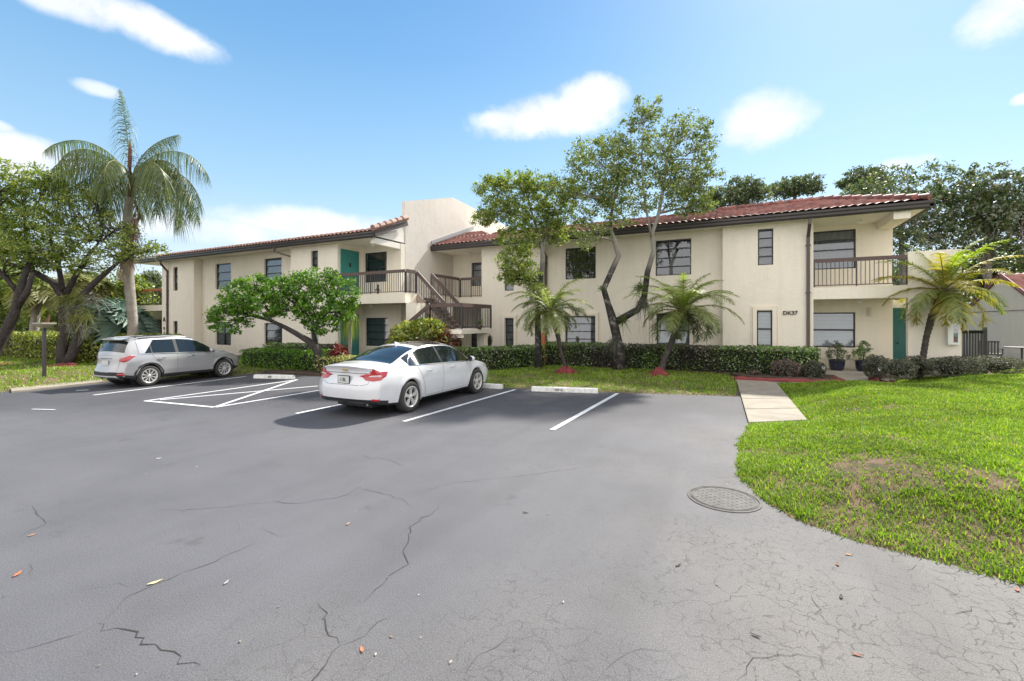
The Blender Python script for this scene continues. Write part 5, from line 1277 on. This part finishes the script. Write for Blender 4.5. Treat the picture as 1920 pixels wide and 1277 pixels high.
c = at(172,650,19.5); bush((c[0],c[1],.62),(.8,.6,.62),M['leaf_hedge_yellow'],'bright yellow green bush behind the rear corner of the silver crossover',n_=2600,size=.11,seed=14,lump=.1,boxy=2.1)
c = at(197,640,20.2); bush((c[0],c[1],.75),(.45,.45,.55),M['leaf_red'],'red leaved bush behind the rear window of the crossover',n_=900,size=.2,seed=15,asp=.25,boxy=2)
# ---------------- big trees behind the right end
G_ = 'tall dark trees behind the right end'
bgtree(1690,405,34,130,125,M['leaf_dark'],'wide dark tree rising right behind the eave corner',41,n_cl=470,grp=G_,size=.26,cl_r=.55,nb=9)
bgtree(1850,390,33,120,100,M['leaf_dark'],'tall dark tree with open limbs at the top right',42,n_cl=470,grp=G_,size=.26,cl_r=.55,nb=9)
bgtree(1960,430,32,90,140,M['leaf_dark'],'dark tree cut by the right frame edge',43,n_cl=360,grp=G_,size=.26,cl_r=.55,nb=8)
bgtree(1860,520,36,110,60,M['leaf_dark'],'lower dark tree behind the small house',44,n_cl=420,grp=G_,size=.26,cl_r=.55,nb=8)
bgtree(1705,545,38,70,70,M['leaf_shrub'],'greener tree seen through the balcony opening',45,n_cl=420,grp=G_,size=.24,nb=7)
bgtree(1395,362,42,48,34,M['leaf_dark'],'small round treetop over the roof right of the airy tree',46,n_cl=240,grp='treetops beyond the roof',size=.26,nb=6)
bgtree(1490,352,46,60,22,M['leaf_dark'],'broad treetop over the middle of the red roof',47,n_cl=240,grp='treetops beyond the roof',size=.28,nb=6)
bgtree(1620,345,44,48,36,M['leaf_dark'],'rounded treetop left of the eave corner',48,n_cl=300,grp='treetops beyond the roof',size=.28,nb=6)
bgtree(1340,375,44,30,26,M['leaf_dark'],'lowest treetop touching the airy tree',49,n_cl=120,grp='treetops beyond the roof',size=.28,nb=5)
# a tree off to the right throws the near shade

# far wood closing the view on both sides
def wood(x0, x1, y, h, seed, label):
    r = np.random.default_rng(seed); k = int(abs(x1-x0)/4.5); Q = []
    for i in range(k):
        x = x0+(x1-x0)*(i+r.random())/k; c = np.array([x, y+r.normal()*3, h*.5]); hh = h*r.uniform(.7,1.15)
        Q.append(leaf_quads(in_ball(900, (c[0],c[1],hh*.5), (4.2,3,hh*.55), .5, r), .55, .6, .3, r))
    tag(quad_mesh('far_wood', np.concatenate(Q), M['leaf_tree'], None), label, 'wood', kind='stuff')
wood(-150, -62, 52, 9, 3, 'far off mass of trees beyond the carport at the left'); wood(-64, -50, 34, 6, 4, 'low mass of trees just beyond the carport')
wood(18, 70, 62, 10, 5, 'far off mass of trees beyond the small house')
# ================================================================ vehicles
def pchip(tab, x):
    xs = np.array([t[0] for t in tab], float); ys = np.array([t[1] for t in tab], float); x = np.clip(np.asarray(x, float), xs[0], xs[-1])
    h = np.diff(xs); d = np.diff(ys)/h; m = np.zeros(len(xs)); m[0] = d[0]; m[-1] = d[-1]
    for i in range(1, len(xs)-1):
        m[i] = 0 if d[i-1]*d[i] <= 0 else 2*d[i-1]*d[i]/(d[i-1]+d[i])
    i = np.clip(np.searchsorted(xs, x)-1, 0, len(xs)-2); t = (x-xs[i])/h[i]
    return (1+2*t)*(1-t)**2*ys[i]+t*(1-t)**2*h[i]*m[i]+t*t*(3-2*t)*ys[i+1]+t*t*(t-1)*h[i]*m[i+1]
def carpaint(name, col, metal=0, rough=.32):
    m, nt, out = newmat(name); n = N(nt)
    dust = n.ramp(n.noise(5, 5, .6), [(.35, 0), (.75, .10)]); c = n.mix(dust, col, (.38,.36,.32))
    p = n('BsdfPrincipled', {'Base Color': c, 'Roughness': rough, 'Metallic': metal, 'Coat Weight': .9, 'Coat Roughness': .04})
    nt.links.new(p.outputs[0], out.inputs[0]); return m
M['car_white'] = carpaint('white_car_paint', (.70,.71,.73)); M['car_silver'] = carpaint('silver_car_paint', (.40,.40,.41), .35, .36)
M['car_glass'] = simple('tinted_car_glass', (.012,.016,.017), .05, .05, 3, spec=.6, coat=.3)
M['lamp_red'] = simple('red_lamp_lens', (.42,.015,.025), .12, .15, 9, coat=1)
M['lamp_clear'] = simple('clear_lamp_lens', (.62,.50,.50), .1, .1, 12, coat=1)
M['lamp_amber'] = simple('amber_lamp_lens', (.50,.16,.04), .12, .1, 9, coat=1)
M['rubber'] = simple('tyre_rubber', (.035,.033,.031), .85, .2, 12, .3, 70)
M['rim_alu'] = simple('silver_rim', (.62,.61,.60), .35, .08, 5, metal=.4)
M['rim_dark'] = simple('dark_rim_pocket', (.03,.03,.03), .5, .1)
M['chrome'] = simple('chrome_strip', (.75,.75,.76), .12, .03, metal=1)
M['trim_black'] = simple('black_plastic_trim', (.022,.023,.025), .65, .15, 8)
M['gap'] = simple('panel_gap', (.10,.10,.105), .8, .05)
M['gold'] = simple('gold_emblem', (.55,.40,.12), .3, .05, metal=.6)
M['plate'] = simple('licence_plate', (.55,.58,.56), .5, .15, 14)

def car(name, S, root, paint):
    L, W = S['L'], S['W']; wx = S['wheels']; R = S['arch']; zr = S['rocker']
    bx = sorted(set(np.round(np.concatenate([np.arange(0, L+.001, .055), np.array(S['cuts']), [wx[0]-R, wx[0]+R, wx[1]-R, wx[1]+R], *[w_+R*np.cos(np.linspace(0,PI,19)) for w_ in wx]]), 4)))
    xs = [bx[0]]
    for v in bx[1:]:
        if v-xs[-1] > .006: xs.append(v)
    xs[-1] = L; xs = np.array(xs); nS = len(xs)
    zb = pchip(S['belt'], xs); zc = pchip(S['centre'], xs); ze = np.maximum(pchip(S['edge'], xs), zb+.012); ye = pchip(S['edge_y'], xs); pl = pchip(S['plan'], xs); zlow = pchip(S['low'], xs)
    arch = np.zeros(nS)
    for w_ in wx:
        d = np.abs(xs-w_); arch = np.maximum(arch, np.where(d < R, S['wr']+np.sqrt(np.maximum(0, R*R-d*d)), 0))
    z0 = np.maximum(zlow, arch)
    side = lambda z: pchip(S['side'], z)
    fr = [0, .06, .14, .26, .40, .54, .68, .80, .90, .96, 1.0]
    ring = []                                   # half rings (nS, rows, 3), left side positive y
    def add(y, z): ring.append(np.stack([xs, y, z], 1))
    add(W*pl*.70, z0+.0)                          # inner lip
    for f in fr:
        z = z0+(zb-z0)*f; y = W*pl*side(z)
        for w_ in wx:                             # flared arches
            r = np.hypot(xs-w_, z-S['wr']); y = y + .016*np.exp(-((r-R-.03)/.05)**2)*(z < zb-.05)
        # character crease
        y = y - S.get('crease', .012)*np.exp(-((z-S['crease_z'](xs))/.05)**2)
        add(y, z)
    iB = len(ring)-1; yb = ring[-1][:,1]
    g = [.06, .92]
    gh = np.clip((ze-zb)/.10, 0, 1)
    for f in g: add(yb+(ye-yb)*f + .05*math.sin(PI*f)*gh, zb+(ze-zb)*f)
    add(ye, ze); iE = len(ring)-1
    for f in (.22, .5, .78, 1.0):
        add(ye*(1-f), ze+(zc-ze)*math.sin(f*PI/2)**.85)
    H = np.array(ring)                            # rows, nS, 3
    rows = len(ring)
    def warp(P):
        P = P.copy(); x, y, z = P[...,0].copy(), P[...,1], P[...,2]; q = np.abs(y)/W
        k = np.exp(-x/.22); P[...,0] += pchip(S['rear'], z)*k + S.get('rear_round', .20)*q**3.2*np.exp(-x/.38)
        xf = L-x; k = np.exp(-xf/.25); P[...,0] -= pchip(S['front'], z)*k + .34*q**2.6*np.exp(-xf/.45)
        return P
    right = H.copy(); right[...,1] *= -1
    full = np.concatenate([H, right[:-1][::-1]], 0); nr = full.shape[0]
    V = [full.reshape(-1,3)]; F_ = []; idx = np.arange(nr*nS).reshape(nr, nS)
    kind = {}
    for j in range(nr-1):
        jj = min(j, nr-2-j)                       # mirrored row band
        for i in range(nS-1):
            F_.append((idx[j,i], idx[j+1,i], idx[j+1,i+1], idx[j,i+1])); xm = (xs[i]+xs[i+1])/2; k = 'body'
            pn = [q_ for q_, (a, c) in enumerate(S['side_glass']) if a < xm < c]
            if jj == iB+1 and pn: k = 'side%d%d' % (pn[0], j > nr/2)
            elif jj == iB or jj == iB+2 or jj == iB+1:
                if S['side_glass'][0][0]-.02 < xm < S['side_glass'][-1][1]+.02 and jj == iB+1: k = 'pillar'
            if jj >= iE and S['rear_glass'][0] < xm < S['rear_glass'][1]: k = 'rear'
            elif jj >= iE and S['wind'][0] < xm < S['wind'][1]: k = 'wind'
            elif jj >= iE and S.get('roofp') and S['roofp'][0] < xm < S['roofp'][1]: k = 'roofp'
            zm = (full[j,i,2]+full[j+1,i+1,2])/2
            if k == 'body' and jj < iB and zm < S['clad'](xm): k = 'clad'
            kind[len(F_)-1] = k
    # end caps
    nv = nr*nS; capk = 9
    for e, i in ((0, 0), (1, nS-1)):
        for j in range(rows-1):
            a0, a1 = full[j,i], full[nr-1-j,i]; b0, b1 = full[j+1,i], full[nr-2-j,i]
            t = np.linspace(0, 1, capk)[:,None]; A = a0*(1-t)+a1*t; B = b0*(1-t)+b1*t
            if np.linalg.norm(B-A) < 1e-6: continue
            V.append(A); V.append(B)
            for m_ in range(capk-1):
                q = (nv+m_, nv+m_+1, nv+capk+m_+1, nv+capk+m_); F_.append(q if e == 0 else q[::-1]); zm = (A[m_,2]+B[m_,2])/2
                kind[len(F_)-1] = 'clad' if zm < S['clad_end'][e] else 'body'
            nv += 2*capk
    V = warp(np.concatenate(V)); F_ = np.array(F_)
    import bmesh
    def sub(k, nm, mat, off=0.0, parent=root):
        ids = [i for i, q in kind.items() if q == k]
        if not ids: return None
        f = F_[ids]; u, inv = np.unique(f, return_inverse=True); me = bpy.data.meshes.new(nm); me.from_pydata(V[u].tolist(), [], inv.reshape(f.shape).tolist()); 
        bm = bmesh.new(); bm.from_mesh(me); bmesh.ops.remove_doubles(bm, verts=bm.verts, dist=.0008); bmesh.ops.recalc_face_normals(bm, faces=bm.faces) if k in ('x',) else None
        bm.to_mesh(me); bm.free(); me.update()
        o = link(nm, me, mat, parent, True); return o
    body = sub('body', 'body', paint); sub('clad', 'lower_trim', M['trim_black']); sub('pillar', 'pillar', M['trim_black'])
    [sub('side%d%d' % (q_, e_), 'side_window', M['car_glass']) for q_ in range(3) for e_ in (0, 1)]; sub('rear', 'rear_window', M['car_glass']); sub('wind', 'windscreen', M['car_glass']); sub('roofp', 'roof_panel', M['trim_black'] if name == 'crossover' else M['car_glass'])
    bvh = BVHTree.FromPolygons([Vector(v) for v in V], [tuple(map(int, f)) for f in F_])
    C0 = Vector((L/2, 0, .6))
    def snap(p, off):
        loc, nrm, _, _ = bvh.find_nearest(Vector(p)); d = loc-C0
        if nrm.dot(Vector((d.x*.5, d.y*1.5, d.z))) < 0: nrm = -nrm
        return loc+nrm*off
    def patch(nm, mat, top, bot, off=.007, m_=6, sub_=5, parent=root, mirror=True, both=True):
        """surface patch between two polylines, laid on the body"""
        for sg in ((1, -1) if mirror else (1,)):
            T = [Vector(p) for p in top]; B = [Vector(p) for p in bot]; rowsP = []
            def dens(P): return [P[i].lerp(P[i+1], k/sub_) for i in range(len(P)-1) for k in range(sub_)] + [P[-1]]
            T, B = dens(T), dens(B); k = len(T); vs = []
            for r_ in range(m_+1):
                for a, c in zip(T, B):
                    q = a.lerp(c, r_/m_); vs.append(snap((q.x, q.y*sg, q.z), off if 0 < r_ < m_ else off*.6))
            b = MB(); b.add(vs, [(r_*k+i, r_*k+i+1, (r_+1)*k+i+1, (r_+1)*k+i) for r_ in range(m_) for i in range(k-1)]); b.build(nm, mat, parent, smooth=True)
    def seam(pts, wd=.007, nm='panel_gap', mat=None, mirror=True, off=.0025):
        for sg in ((1, -1) if mirror else (1,)):
            P = [Vector((p[0], p[1]*sg, p[2])) for p in pts]; Q = []
            for i in range(len(P)-1):
                k = max(1, int((P[i+1]-P[i]).length/.05)); Q += [P[i].lerp(P[i+1], j/k) for j in range(k)]
            Q.append(P[-1]); Q = [snap(q, off) for q in Q]; b = MB(); vs = []
            for i, q in enumerate(Q):
                d = (Q[min(i+1,len(Q)-1)]-Q[max(i-1,0)]).normalized(); nrm = (snap(q, .05)-snap(q, 0)).normalized(); s = d.cross(nrm).normalized()*wd/2; vs += [q-s, q+s]
            b.add(vs, [(2*i,2*i+2,2*i+3,2*i+1) for i in range(len(Q)-1)]); b.build(nm, mat or M['gap'], root)
    # wheels
    for w_ in wx:
        for sg in (1, -1):
            wheel(root, (w_, sg*(W*S['track']), S['wr']), sg, S)
            b = MB(); n_ = 22; Rw = R-.004; vs = []
            for y in (sg*.50, sg*(W*.93)):
                for i in range(n_+1):
                    a = PI*i/n_*1.16-.08*PI; vs.append((w_+Rw*math.cos(a), y, S['wr']+Rw*math.sin(a)))
            b.add(vs, [(i, i+1, n_+2+i, n_+1+i) for i in range(n_)]); b.lathe([(Rw,0),(.001,0)], (w_, sg*.50, S['wr']), 22, 'y'); b.build('wheel_well', M['trim_black'], root)
    b = MB(); b.box(.32, L-.35, -W*.52, W*.52, zr-.03, .62); b.build('underbody', M['trim_black'], root)
    return body, snap, patch, seam, V
def wheel(root, c, sg, S):
    r, rr, wd = S['wr'], S['rim'], .215; y0 = 0; o = sg
    w_ = bpy.data.objects.new('wheel', bpy.data.meshes.new('wheel')); 
    b = MB(); prof = [(rr-.012,-.09),(rr,-.105),(r-.035,-.108),(r-.008,-.09),(r,-.06),(r,.06),(r-.008,.09),(r-.035,.108),(rr,.105),(rr-.012,.09)]
    b.lathe(prof, (0,0,0), 44, 'y')
    for k in range(44):
        a = 2*PI*k/44; 
        for yy in (-.05,.0,.05): pass
    t = b.build('wheel', M['rubber'], root, smooth=True); t.location = c
    m = MB(); m.lathe([(rr-.006,-.1*1),(rr-.03,-.08),(rr-.035,.08),(rr-.006,.1)], (0,0,0), 40, 'y'); m.lathe([(rr+.002,o*.098),(rr+.004,o*.108),(rr-.012,o*.110),(rr-.022,o*.10),(rr-.026,o*.06)], (0,0,0), 40, 'y')
    m.lathe([(.001,o*.098),(.032,o*.096),(.045,o*.085),(.06,o*.05)], (0,0,0), 20, 'y')
    ns = S['spokes']
    for k in range(ns):
        a0 = 2*PI*k/ns+.3
        for dv in ((-.13,.13) if S['split'] else (0,)):
            a1 = a0+dv; p = [(.035,a0+dv*.35),(rr-.012,a1)]; w0, w1 = S['spw']; vs = []
            for (ra, aa), ww in zip(p, (w0, w1)):
                cx, cz = ra*math.cos(aa), ra*math.sin(aa); tx, tz = -math.sin(aa), math.cos(aa)
                for s2, yy in ((-1, o*.060),(-.75, o*.090 if ra < .1 else o*.098),(.75, o*.090 if ra < .1 else o*.098),(1, o*.060)): vs.append((cx+tx*s2*ww, yy, cz+tz*s2*ww))
            m.add(vs, [(0,1,5,4),(1,2,6,5),(2,3,7,6)])
    m.build('rim', M['rim_alu'], t, smooth=False)
    d = MB(); d.lathe([(rr-.03,o*.03),(.001,o*.02)], (0,0,0), 30, 'y'); d.build('brake_disc', M['rim_dark'], t)

def place(name, rear_ref, fwd, scale, label, cat):
    r = empty(name, (rear_ref[0], rear_ref[1], 0), fwd, label, cat, 'cars parked in the bays'); r.scale = (scale,)*3; return r
# ------------------------------------------------ white saloon
S1 = dict(L=4.90, W=.93, wheels=(1.02, 3.84), arch=.385, wr=.335, rocker=.21, rim=.225, spokes=5, split=True, spw=(.020,.026), track=.885,
  belt=[(0,.93),(.3,.965),(.9,.985),(1.6,.965),(2.4,.935),(3.2,.915),(3.7,.90),(4.2,.83),(4.6,.72),(4.9,.60)],
  centre=[(0,1.045),(.12,1.075),(.45,1.085),(.62,1.10),(.95,1.215),(1.35,1.345),(1.75,1.43),(2.2,1.465),(2.6,1.462),(2.95,1.42),(3.35,1.25),(3.80,1.02),(4.2,.945),(4.6,.82),(4.9,.62)],
  edge=[(0,1.00),(.35,1.03),(.62,1.055),(.95,1.15),(1.35,1.285),(1.75,1.365),(2.2,1.395),(2.6,1.385),(2.95,1.335),(3.3,1.18),(3.7,.965),(3.85,.93),(4.2,.87),(4.6,.75),(4.9,.61)],
  edge_y=[(0,.68),(.5,.68),(.7,.66),(1.2,.58),(1.8,.57),(2.6,.58),(3.0,.60),(3.5,.68),(3.9,.72),(4.4,.70),(4.9,.50)],
  plan=[(0,.90),(.4,.955),(1.0,.99),(1.8,1),(3.2,1),(3.9,.985),(4.5,.95),(4.9,.84)],
  low=[(0,.30),(.3,.25),(.7,.22),(1.5,.21),(3.4,.21),(4.4,.22),(4.9,.28)],
  side=[(.15,.90),(.30,.945),(.48,.985),(.62,1.0),(.78,.995),(.88,.975),(.98,.945),(1.1,.92)],
  rear=[(.15,.14),(.32,.04),(.42,0),(.60,-.01),(.70,.02),(.80,.07),(.95,.075),(1.05,.0),(1.2,-.05)], front=[(.15,.16),(.3,.03),(.5,0),(.6,.04),(.75,.2)],
  crease_z=lambda x: .52+.03*x, crease=.012, cuts=[.66,1.46,1.12,1.30,2.20,2.27,3.52,3.02,3.74],
  side_glass=[(1.02,1.27),(1.29,2.20),(2.27,3.56)], rear_glass=(.64,1.52), wind=(3.03,3.76), roofp=(1.72,2.62), clad=lambda x: .245 if x > .8 else .37-.16*x, clad_end=(.375,.30))
u0, v0 = ground(775,770); 
car1 = place('parked_saloon', (-6.90, 6.38), PI/2+.012, .965, 'white four door saloon car parked nose in towards the building', 'car')
body, snap, patch, seam, _ = car('saloon', S1, car1, M['car_white'])
# tail lamps, wrapped round the corner
patch('tail_lamp', M['lamp_red'], [(.10,.36,.852),(.03,.55,.90),(.06,.74,.945),(.22,.90,.965),(.36,.93,.955)], [(.10,.36,.848),(.0,.55,.808),(.04,.72,.79),(.16,.88,.80),(.30,.93,.86)], off=.010)
patch('lamp_clear_strip', M['lamp_clear'], [(.05,.60,.862),(.04,.72,.875),(.14,.86,.88)], [(.05,.60,.842),(.04,.72,.838),(.14,.86,.835)], off=.0145, m_=3)
patch('rear_reflector', M['lamp_red'], [(.05,.70,.40),(.16,.86,.40)], [(.05,.70,.345),(.16,.86,.35)], off=.012, m_=3)
patch('boot_lid_lip', M['gap'], [(.05,.0,.655),(.05,.45,.66)], [(.05,.0,.645),(.05,.45,.65)], off=.003, m_=1)
seam([(.05,.44,.655),(.07,.60,.70),(.06,.62,.80)]); seam([(.05,.62,.92),(.1,.66,1.0),(.35,.67,1.05),(.62,.66,1.08)])
seam([(.03,0,.905),(.05,.4,.90),(.05,.56,.905)], .012)
seam([(2.235,.9,.93),(2.235,.95,.6),(2.25,.93,.27)]); seam([(1.30,.9,.96),(1.42,.95,.75),(1.50,.95,.55),(1.58,.93,.27)]); seam([(3.50,.9,.90),(3.46,.95,.6),(3.42,.93,.27)]); seam([(1.58,.93,.275),(3.42,.93,.275)])
seam([(1.0,.86,.995),(1.6,.88,.975),(2.4,.9,.945),(3.5,.9,.915)], .016, 'window_strip', M['chrome'], off=.006)
seam([(1.0,.84,1.0),(1.15,.74,1.15),(1.4,.66,1.29),(1.8,.6,1.375),(2.2,.6,1.405),(2.6,.6,1.395),(2.95,.62,1.345),(3.3,.68,1.19),(3.56,.78,1.03)], .014, 'window_strip', M['chrome'], off=.006)
for x in (1.66, 2.62):
    for sg in (1,-1):
        q = snap((x, sg*.93, .845), 0); b = MB(); b.tube([(x-.10,q.y+sg*.004,.842),(x-.08,q.y+sg*.035,.845),(x+.08,q.y+sg*.035,.845),(x+.10,q.y+sg*.004,.842)], [.010,.013,.013,.010], 8); b.build('door_handle', M['car_white'], car1, smooth=True)
for sg in (1,-1):
    b = MB(); b.ball((3.36, sg*1.02, .985), .095, 8, 0, .75); b.v = [(3.36+(x-3.36)*.8, y, z) for x,y,z in b.v]; mr_ = b.build('wing_mirror', M['car_white'], car1, smooth=True); b = MB(); b.bar((3.40,sg*.86,.955),(3.38,sg*.97,.965),.05,.03); b.build('mirror_arm', M['black'], mr_)
    b = MB(); b.tube([(3.288,sg*1.02,.985),(3.283,sg*1.02,.985)],[.066,.062],16); b.build('mirror_glass', M['car_glass'], mr_)
q = snap((0,0,.77),.0)
patch('plate_recess', M['gap'], [(.05,.0,.86),(.05,.25,.86)], [(.05,.0,.64),(.05,.25,.64)], off=.002, m_=1) if False else None
b = MB(); b.box(q.x-.030,q.x-.012,-.165,.165,.685,.855); b.build('number_plate_frame', M['black'], car1, bevel=.004)
b = MB(); b.box(q.x-.034,q.x-.031,-.150,.150,.70,.84); pl_ = b.build('number_plate', M['plate'], car1)
letters('I BL', .10, (q.x-.0355,0,.768), Euler((PI/2,0,-PI/2)), M['numeral'], 'plate_letters', pl_, .001)
b = MB(); e0 = snap((0,0,.965),.006); 
for (y0,y1,z0,z1) in ((-.085,.085,.957,.975),(-.032,.032,.947,.985)): b.box(e0.x-.008 if y0 < -.05 else e0.x-.010,e0.x+.03,y0,y1,z0,z1)
b.build('emblem', M['gold'], car1, bevel=.002)
b = MB(); b.add([(2.0-.12+.0,-.012,1.45),(2.0-.12,.012,1.45),(2.05,.006,1.47),(2.05,-.006,1.47),(1.86,-.004,1.515),(1.86,.004,1.515)],[(0,1,5,4),(0,4,3),(1,2,5),(4,5,2,3)]); f_ = b.build('antenna_fin', M['car_white'], car1); f_.location = (-.30,0,-.035)
seam([(3.62,.95,.60),(3.72,.95,.60)], .02, 'side_badge', M['chrome'], off=.004) if False else None
patch('headlamp', M['lamp_clear'], [(4.15,.88,.80),(4.5,.84,.72),(4.8,.6,.66)], [(4.2,.92,.74),(4.55,.86,.64),(4.8,.6,.60)], off=.008)
b = MB(); b.tube([(.16,-.5,.27),(.40,-.5,.27)],.03,10); b.build('exhaust', M['chrome'], car1)
# ------------------------------------------------ silver crossover
S2 = dict(L=4.28, W=.885, wheels=(.83, 3.39), arch=.395, wr=.34, rocker=.25, rim=.235, spokes=10, split=False, spw=(.010,.030), track=.885,
  belt=[(0,.99),(.25,1.03),(.8,1.055),(1.5,1.035),(2.3,1.01),(3.0,.985),(3.4,.97),(3.8,.90),(4.1,.80),(4.28,.70)],
  centre=[(0,1.06),(.04,1.14),(.14,1.30),(.26,1.46),(.40,1.585),(.6,1.62),(1.1,1.648),(1.8,1.655),(2.3,1.62),(2.7,1.47),(3.15,1.16),(3.3,1.11),(3.7,1.045),(4.05,.94),(4.28,.74)],
  edge=[(0,1.03),(.04,1.10),(.14,1.24),(.26,1.39),(.40,1.50),(.6,1.535),(1.1,1.565),(1.8,1.565),(2.25,1.53),(2.65,1.36),(3.1,1.08),(3.25,1.04),(3.6,1.0),(4.0,.89),(4.28,.72)],
  edge_y=[(0,.72),(.2,.66),(.4,.60),(1.0,.60),(2.0,.60),(2.5,.62),(3.0,.70),(3.4,.72),(4.0,.66),(4.28,.48)],
  plan=[(0,.90),(.35,.965),(.9,1),(2.6,1),(3.4,.99),(3.9,.95),(4.28,.82)],
  low=[(0,.34),(.3,.29),(.6,.26),(3.8,.26),(4.28,.34)],
  side=[(.15,.90),(.33,.96),(.50,.985),(.68,1.0),(.86,1.0),(.97,.975),(1.05,.95),(1.2,.93)],
  rear=[(.15,.10),(.34,.01),(.5,0),(.62,.02),(.72,.07),(.95,.085),(1.05,.10),(1.2,.10)], front=[(.15,.14),(.35,.02),(.6,0),(.75,.06),(.95,.2)],
  crease_z=lambda x: .60+.05*x, crease=.014, cuts=[.10,.36,.62,.80,1.66,1.74,2.98,2.42,3.10],
  side_glass=[(.66,.90),(.92,1.66),(1.76,3.02)], rear_glass=(.055,.34), wind=(2.44,3.12), roofp=(.66,1.95), clad=lambda x: .40, clad_end=(.50,.42))
car2 = place('parked_crossover', (-15.98, 6.15), PI/2+.09, .885, 'silver crossover car with black lower cladding parked at the left', 'car')
body, snap, patch, seam, _ = car('crossover', S2, car2, M['car_silver'])
patch('tail_lamp', M['lamp_red'], [(.10,.60,.93),(.14,.74,1.0),(.30,.86,1.055),(.46,.90,1.045)], [(.08,.60,.86),(.10,.76,.83),(.22,.88,.87),(.34,.9,.96)], off=.012)
patch('lamp_clear_strip', M['lamp_clear'], [(.12,.72,1.01),(.30,.86,1.065),(.48,.90,1.055)], [(.12,.72,.985),(.30,.86,1.035),(.46,.90,1.035)], off=.016, m_=2)
patch('rear_reflector', M['lamp_red'], [(.05,.62,.475),(.16,.84,.48)], [(.05,.60,.415),(.16,.84,.42)], off=.014, m_=3)
patch('skid_plate', simple('grey_skid', (.42,.42,.44), .4, .1), [(.05,.0,.40),(.05,.40,.40),(.05,.56,.40)], [(.05,.0,.31),(.05,.52,.31),(.06,.72,.31)], off=.014, m_=3)
for w_ in S2['wheels']:
    k = 17; an = np.linspace(-.06*PI, 1.06*PI, k); patch('arch_cladding', M['trim_black'], [(w_+.455*math.cos(a), .93, .34+.455*math.sin(a)) for a in an], [(w_+.397*math.cos(a), .93, .34+.397*math.sin(a)) for a in an], off=.008, m_=3, sub_=2)
seam([(1.70,.9,1.02),(1.70,.95,.7),(1.71,.93,.42)]); seam([(.93,.9,1.05),(1.0,.95,.92),(1.22,.95,.70),(1.30,.93,.45)]); seam([(3.0,.9,.98),(2.95,.95,.7),(2.90,.93,.42)])
seam([(.10,.58,.52),(.09,.60,.80),(.12,.62,1.02)]); seam([(.04,0,.50),(.05,.58,.515)], .012); seam([(.64,.86,1.07),(1.3,.88,1.05),(2.2,.9,1.025),(3.0,.88,1.0)], .014, 'window_strip', M['chrome'], off=.006)
patch('rear_pillar', M['car_silver'], [(.55,.60,1.60),(.80,.60,1.60),(1.16,.58,1.60)], [(.55,.9,1.09),(.70,.88,1.10),(1.10,.62,1.575)], off=.008, m_=8)
b = MB(); e0 = snap((0,0,.945),.01); b.bar((e0.x-.01,-.26,.945),(e0.x-.01,.26,.945),.02,.03); b.build('boot_handle', M['chrome'], car2, bevel=.004)
q = snap((0,0,.80),0); b = MB(); b.box(q.x-.035,q.x-.01,-.155,.155,.73,.875); b.build('number_plate', M['plate'], car2, bevel=.004)
for x in (1.22, 2.16):
    for sg in (1,-1):
        q = snap((x, sg*.93, .925), 0); b = MB(); b.tube([(x-.10,q.y+sg*.004,.922),(x-.08,q.y+sg*.036,.925),(x+.08,q.y+sg*.036,.925),(x+.10,q.y+sg*.004,.922)], [.011,.014,.014,.011], 8); b.build('door_handle', M['chrome'], car2, smooth=True)
for sg in (1,-1):
    b = MB(); b.ball((2.78, sg*.99, 1.07), .11, 8, 0, .75); b.v = [(2.78+(x-2.78)*.7, y, z) for x,y,z in b.v]; mr_ = b.build('wing_mirror', M['car_silver'], car2, smooth=True); b = MB(); b.bar((2.80,sg*.84,1.01),(2.80,sg*.93,1.03),.06,.04); b.build('mirror_arm', M['black'], mr_)
    b = MB(); b.tube([(2.703,sg*.99,1.07),(2.697,sg*.99,1.07)],[.078,.074],16); b.build('mirror_glass', M['car_glass'], mr_)
    b = MB(); b.tube([(.55,sg*.60,1.545),(.62,sg*.60,1.60),(1.4,sg*.60,1.625),(2.1,sg*.60,1.585),(2.2,sg*.60,1.545)],.014,8); b.build('roof_bar', M['rim_alu'], car2, smooth=True)
b = MB(); b.add([(.20,-.56,1.545),(.20,.56,1.545),(.42,.58,1.60),(.42,-.58,1.60),(.21,-.54,1.52),(.21,.54,1.52),(.42,.56,1.55),(.42,-.56,1.55)],[(0,1,2,3)[::-1],(4,5,6,7),(0,1,5,4),(1,2,6,5),(3,0,4,7)]); b.build('spoiler', M['car_silver'], car2, bevel=.006)
patch('headlamp', M['lamp_amber'], [(3.62,.86,.96),(3.85,.84,.93),(4.0,.76,.88)], [(3.70,.88,.91),(3.9,.86,.84),(4.05,.76,.80)], off=.010)
b = MB(); b.tube([(.14,.45,.29),(.40,.45,.29)],.03,10); b.build('exhaust', M['chrome'], car2)
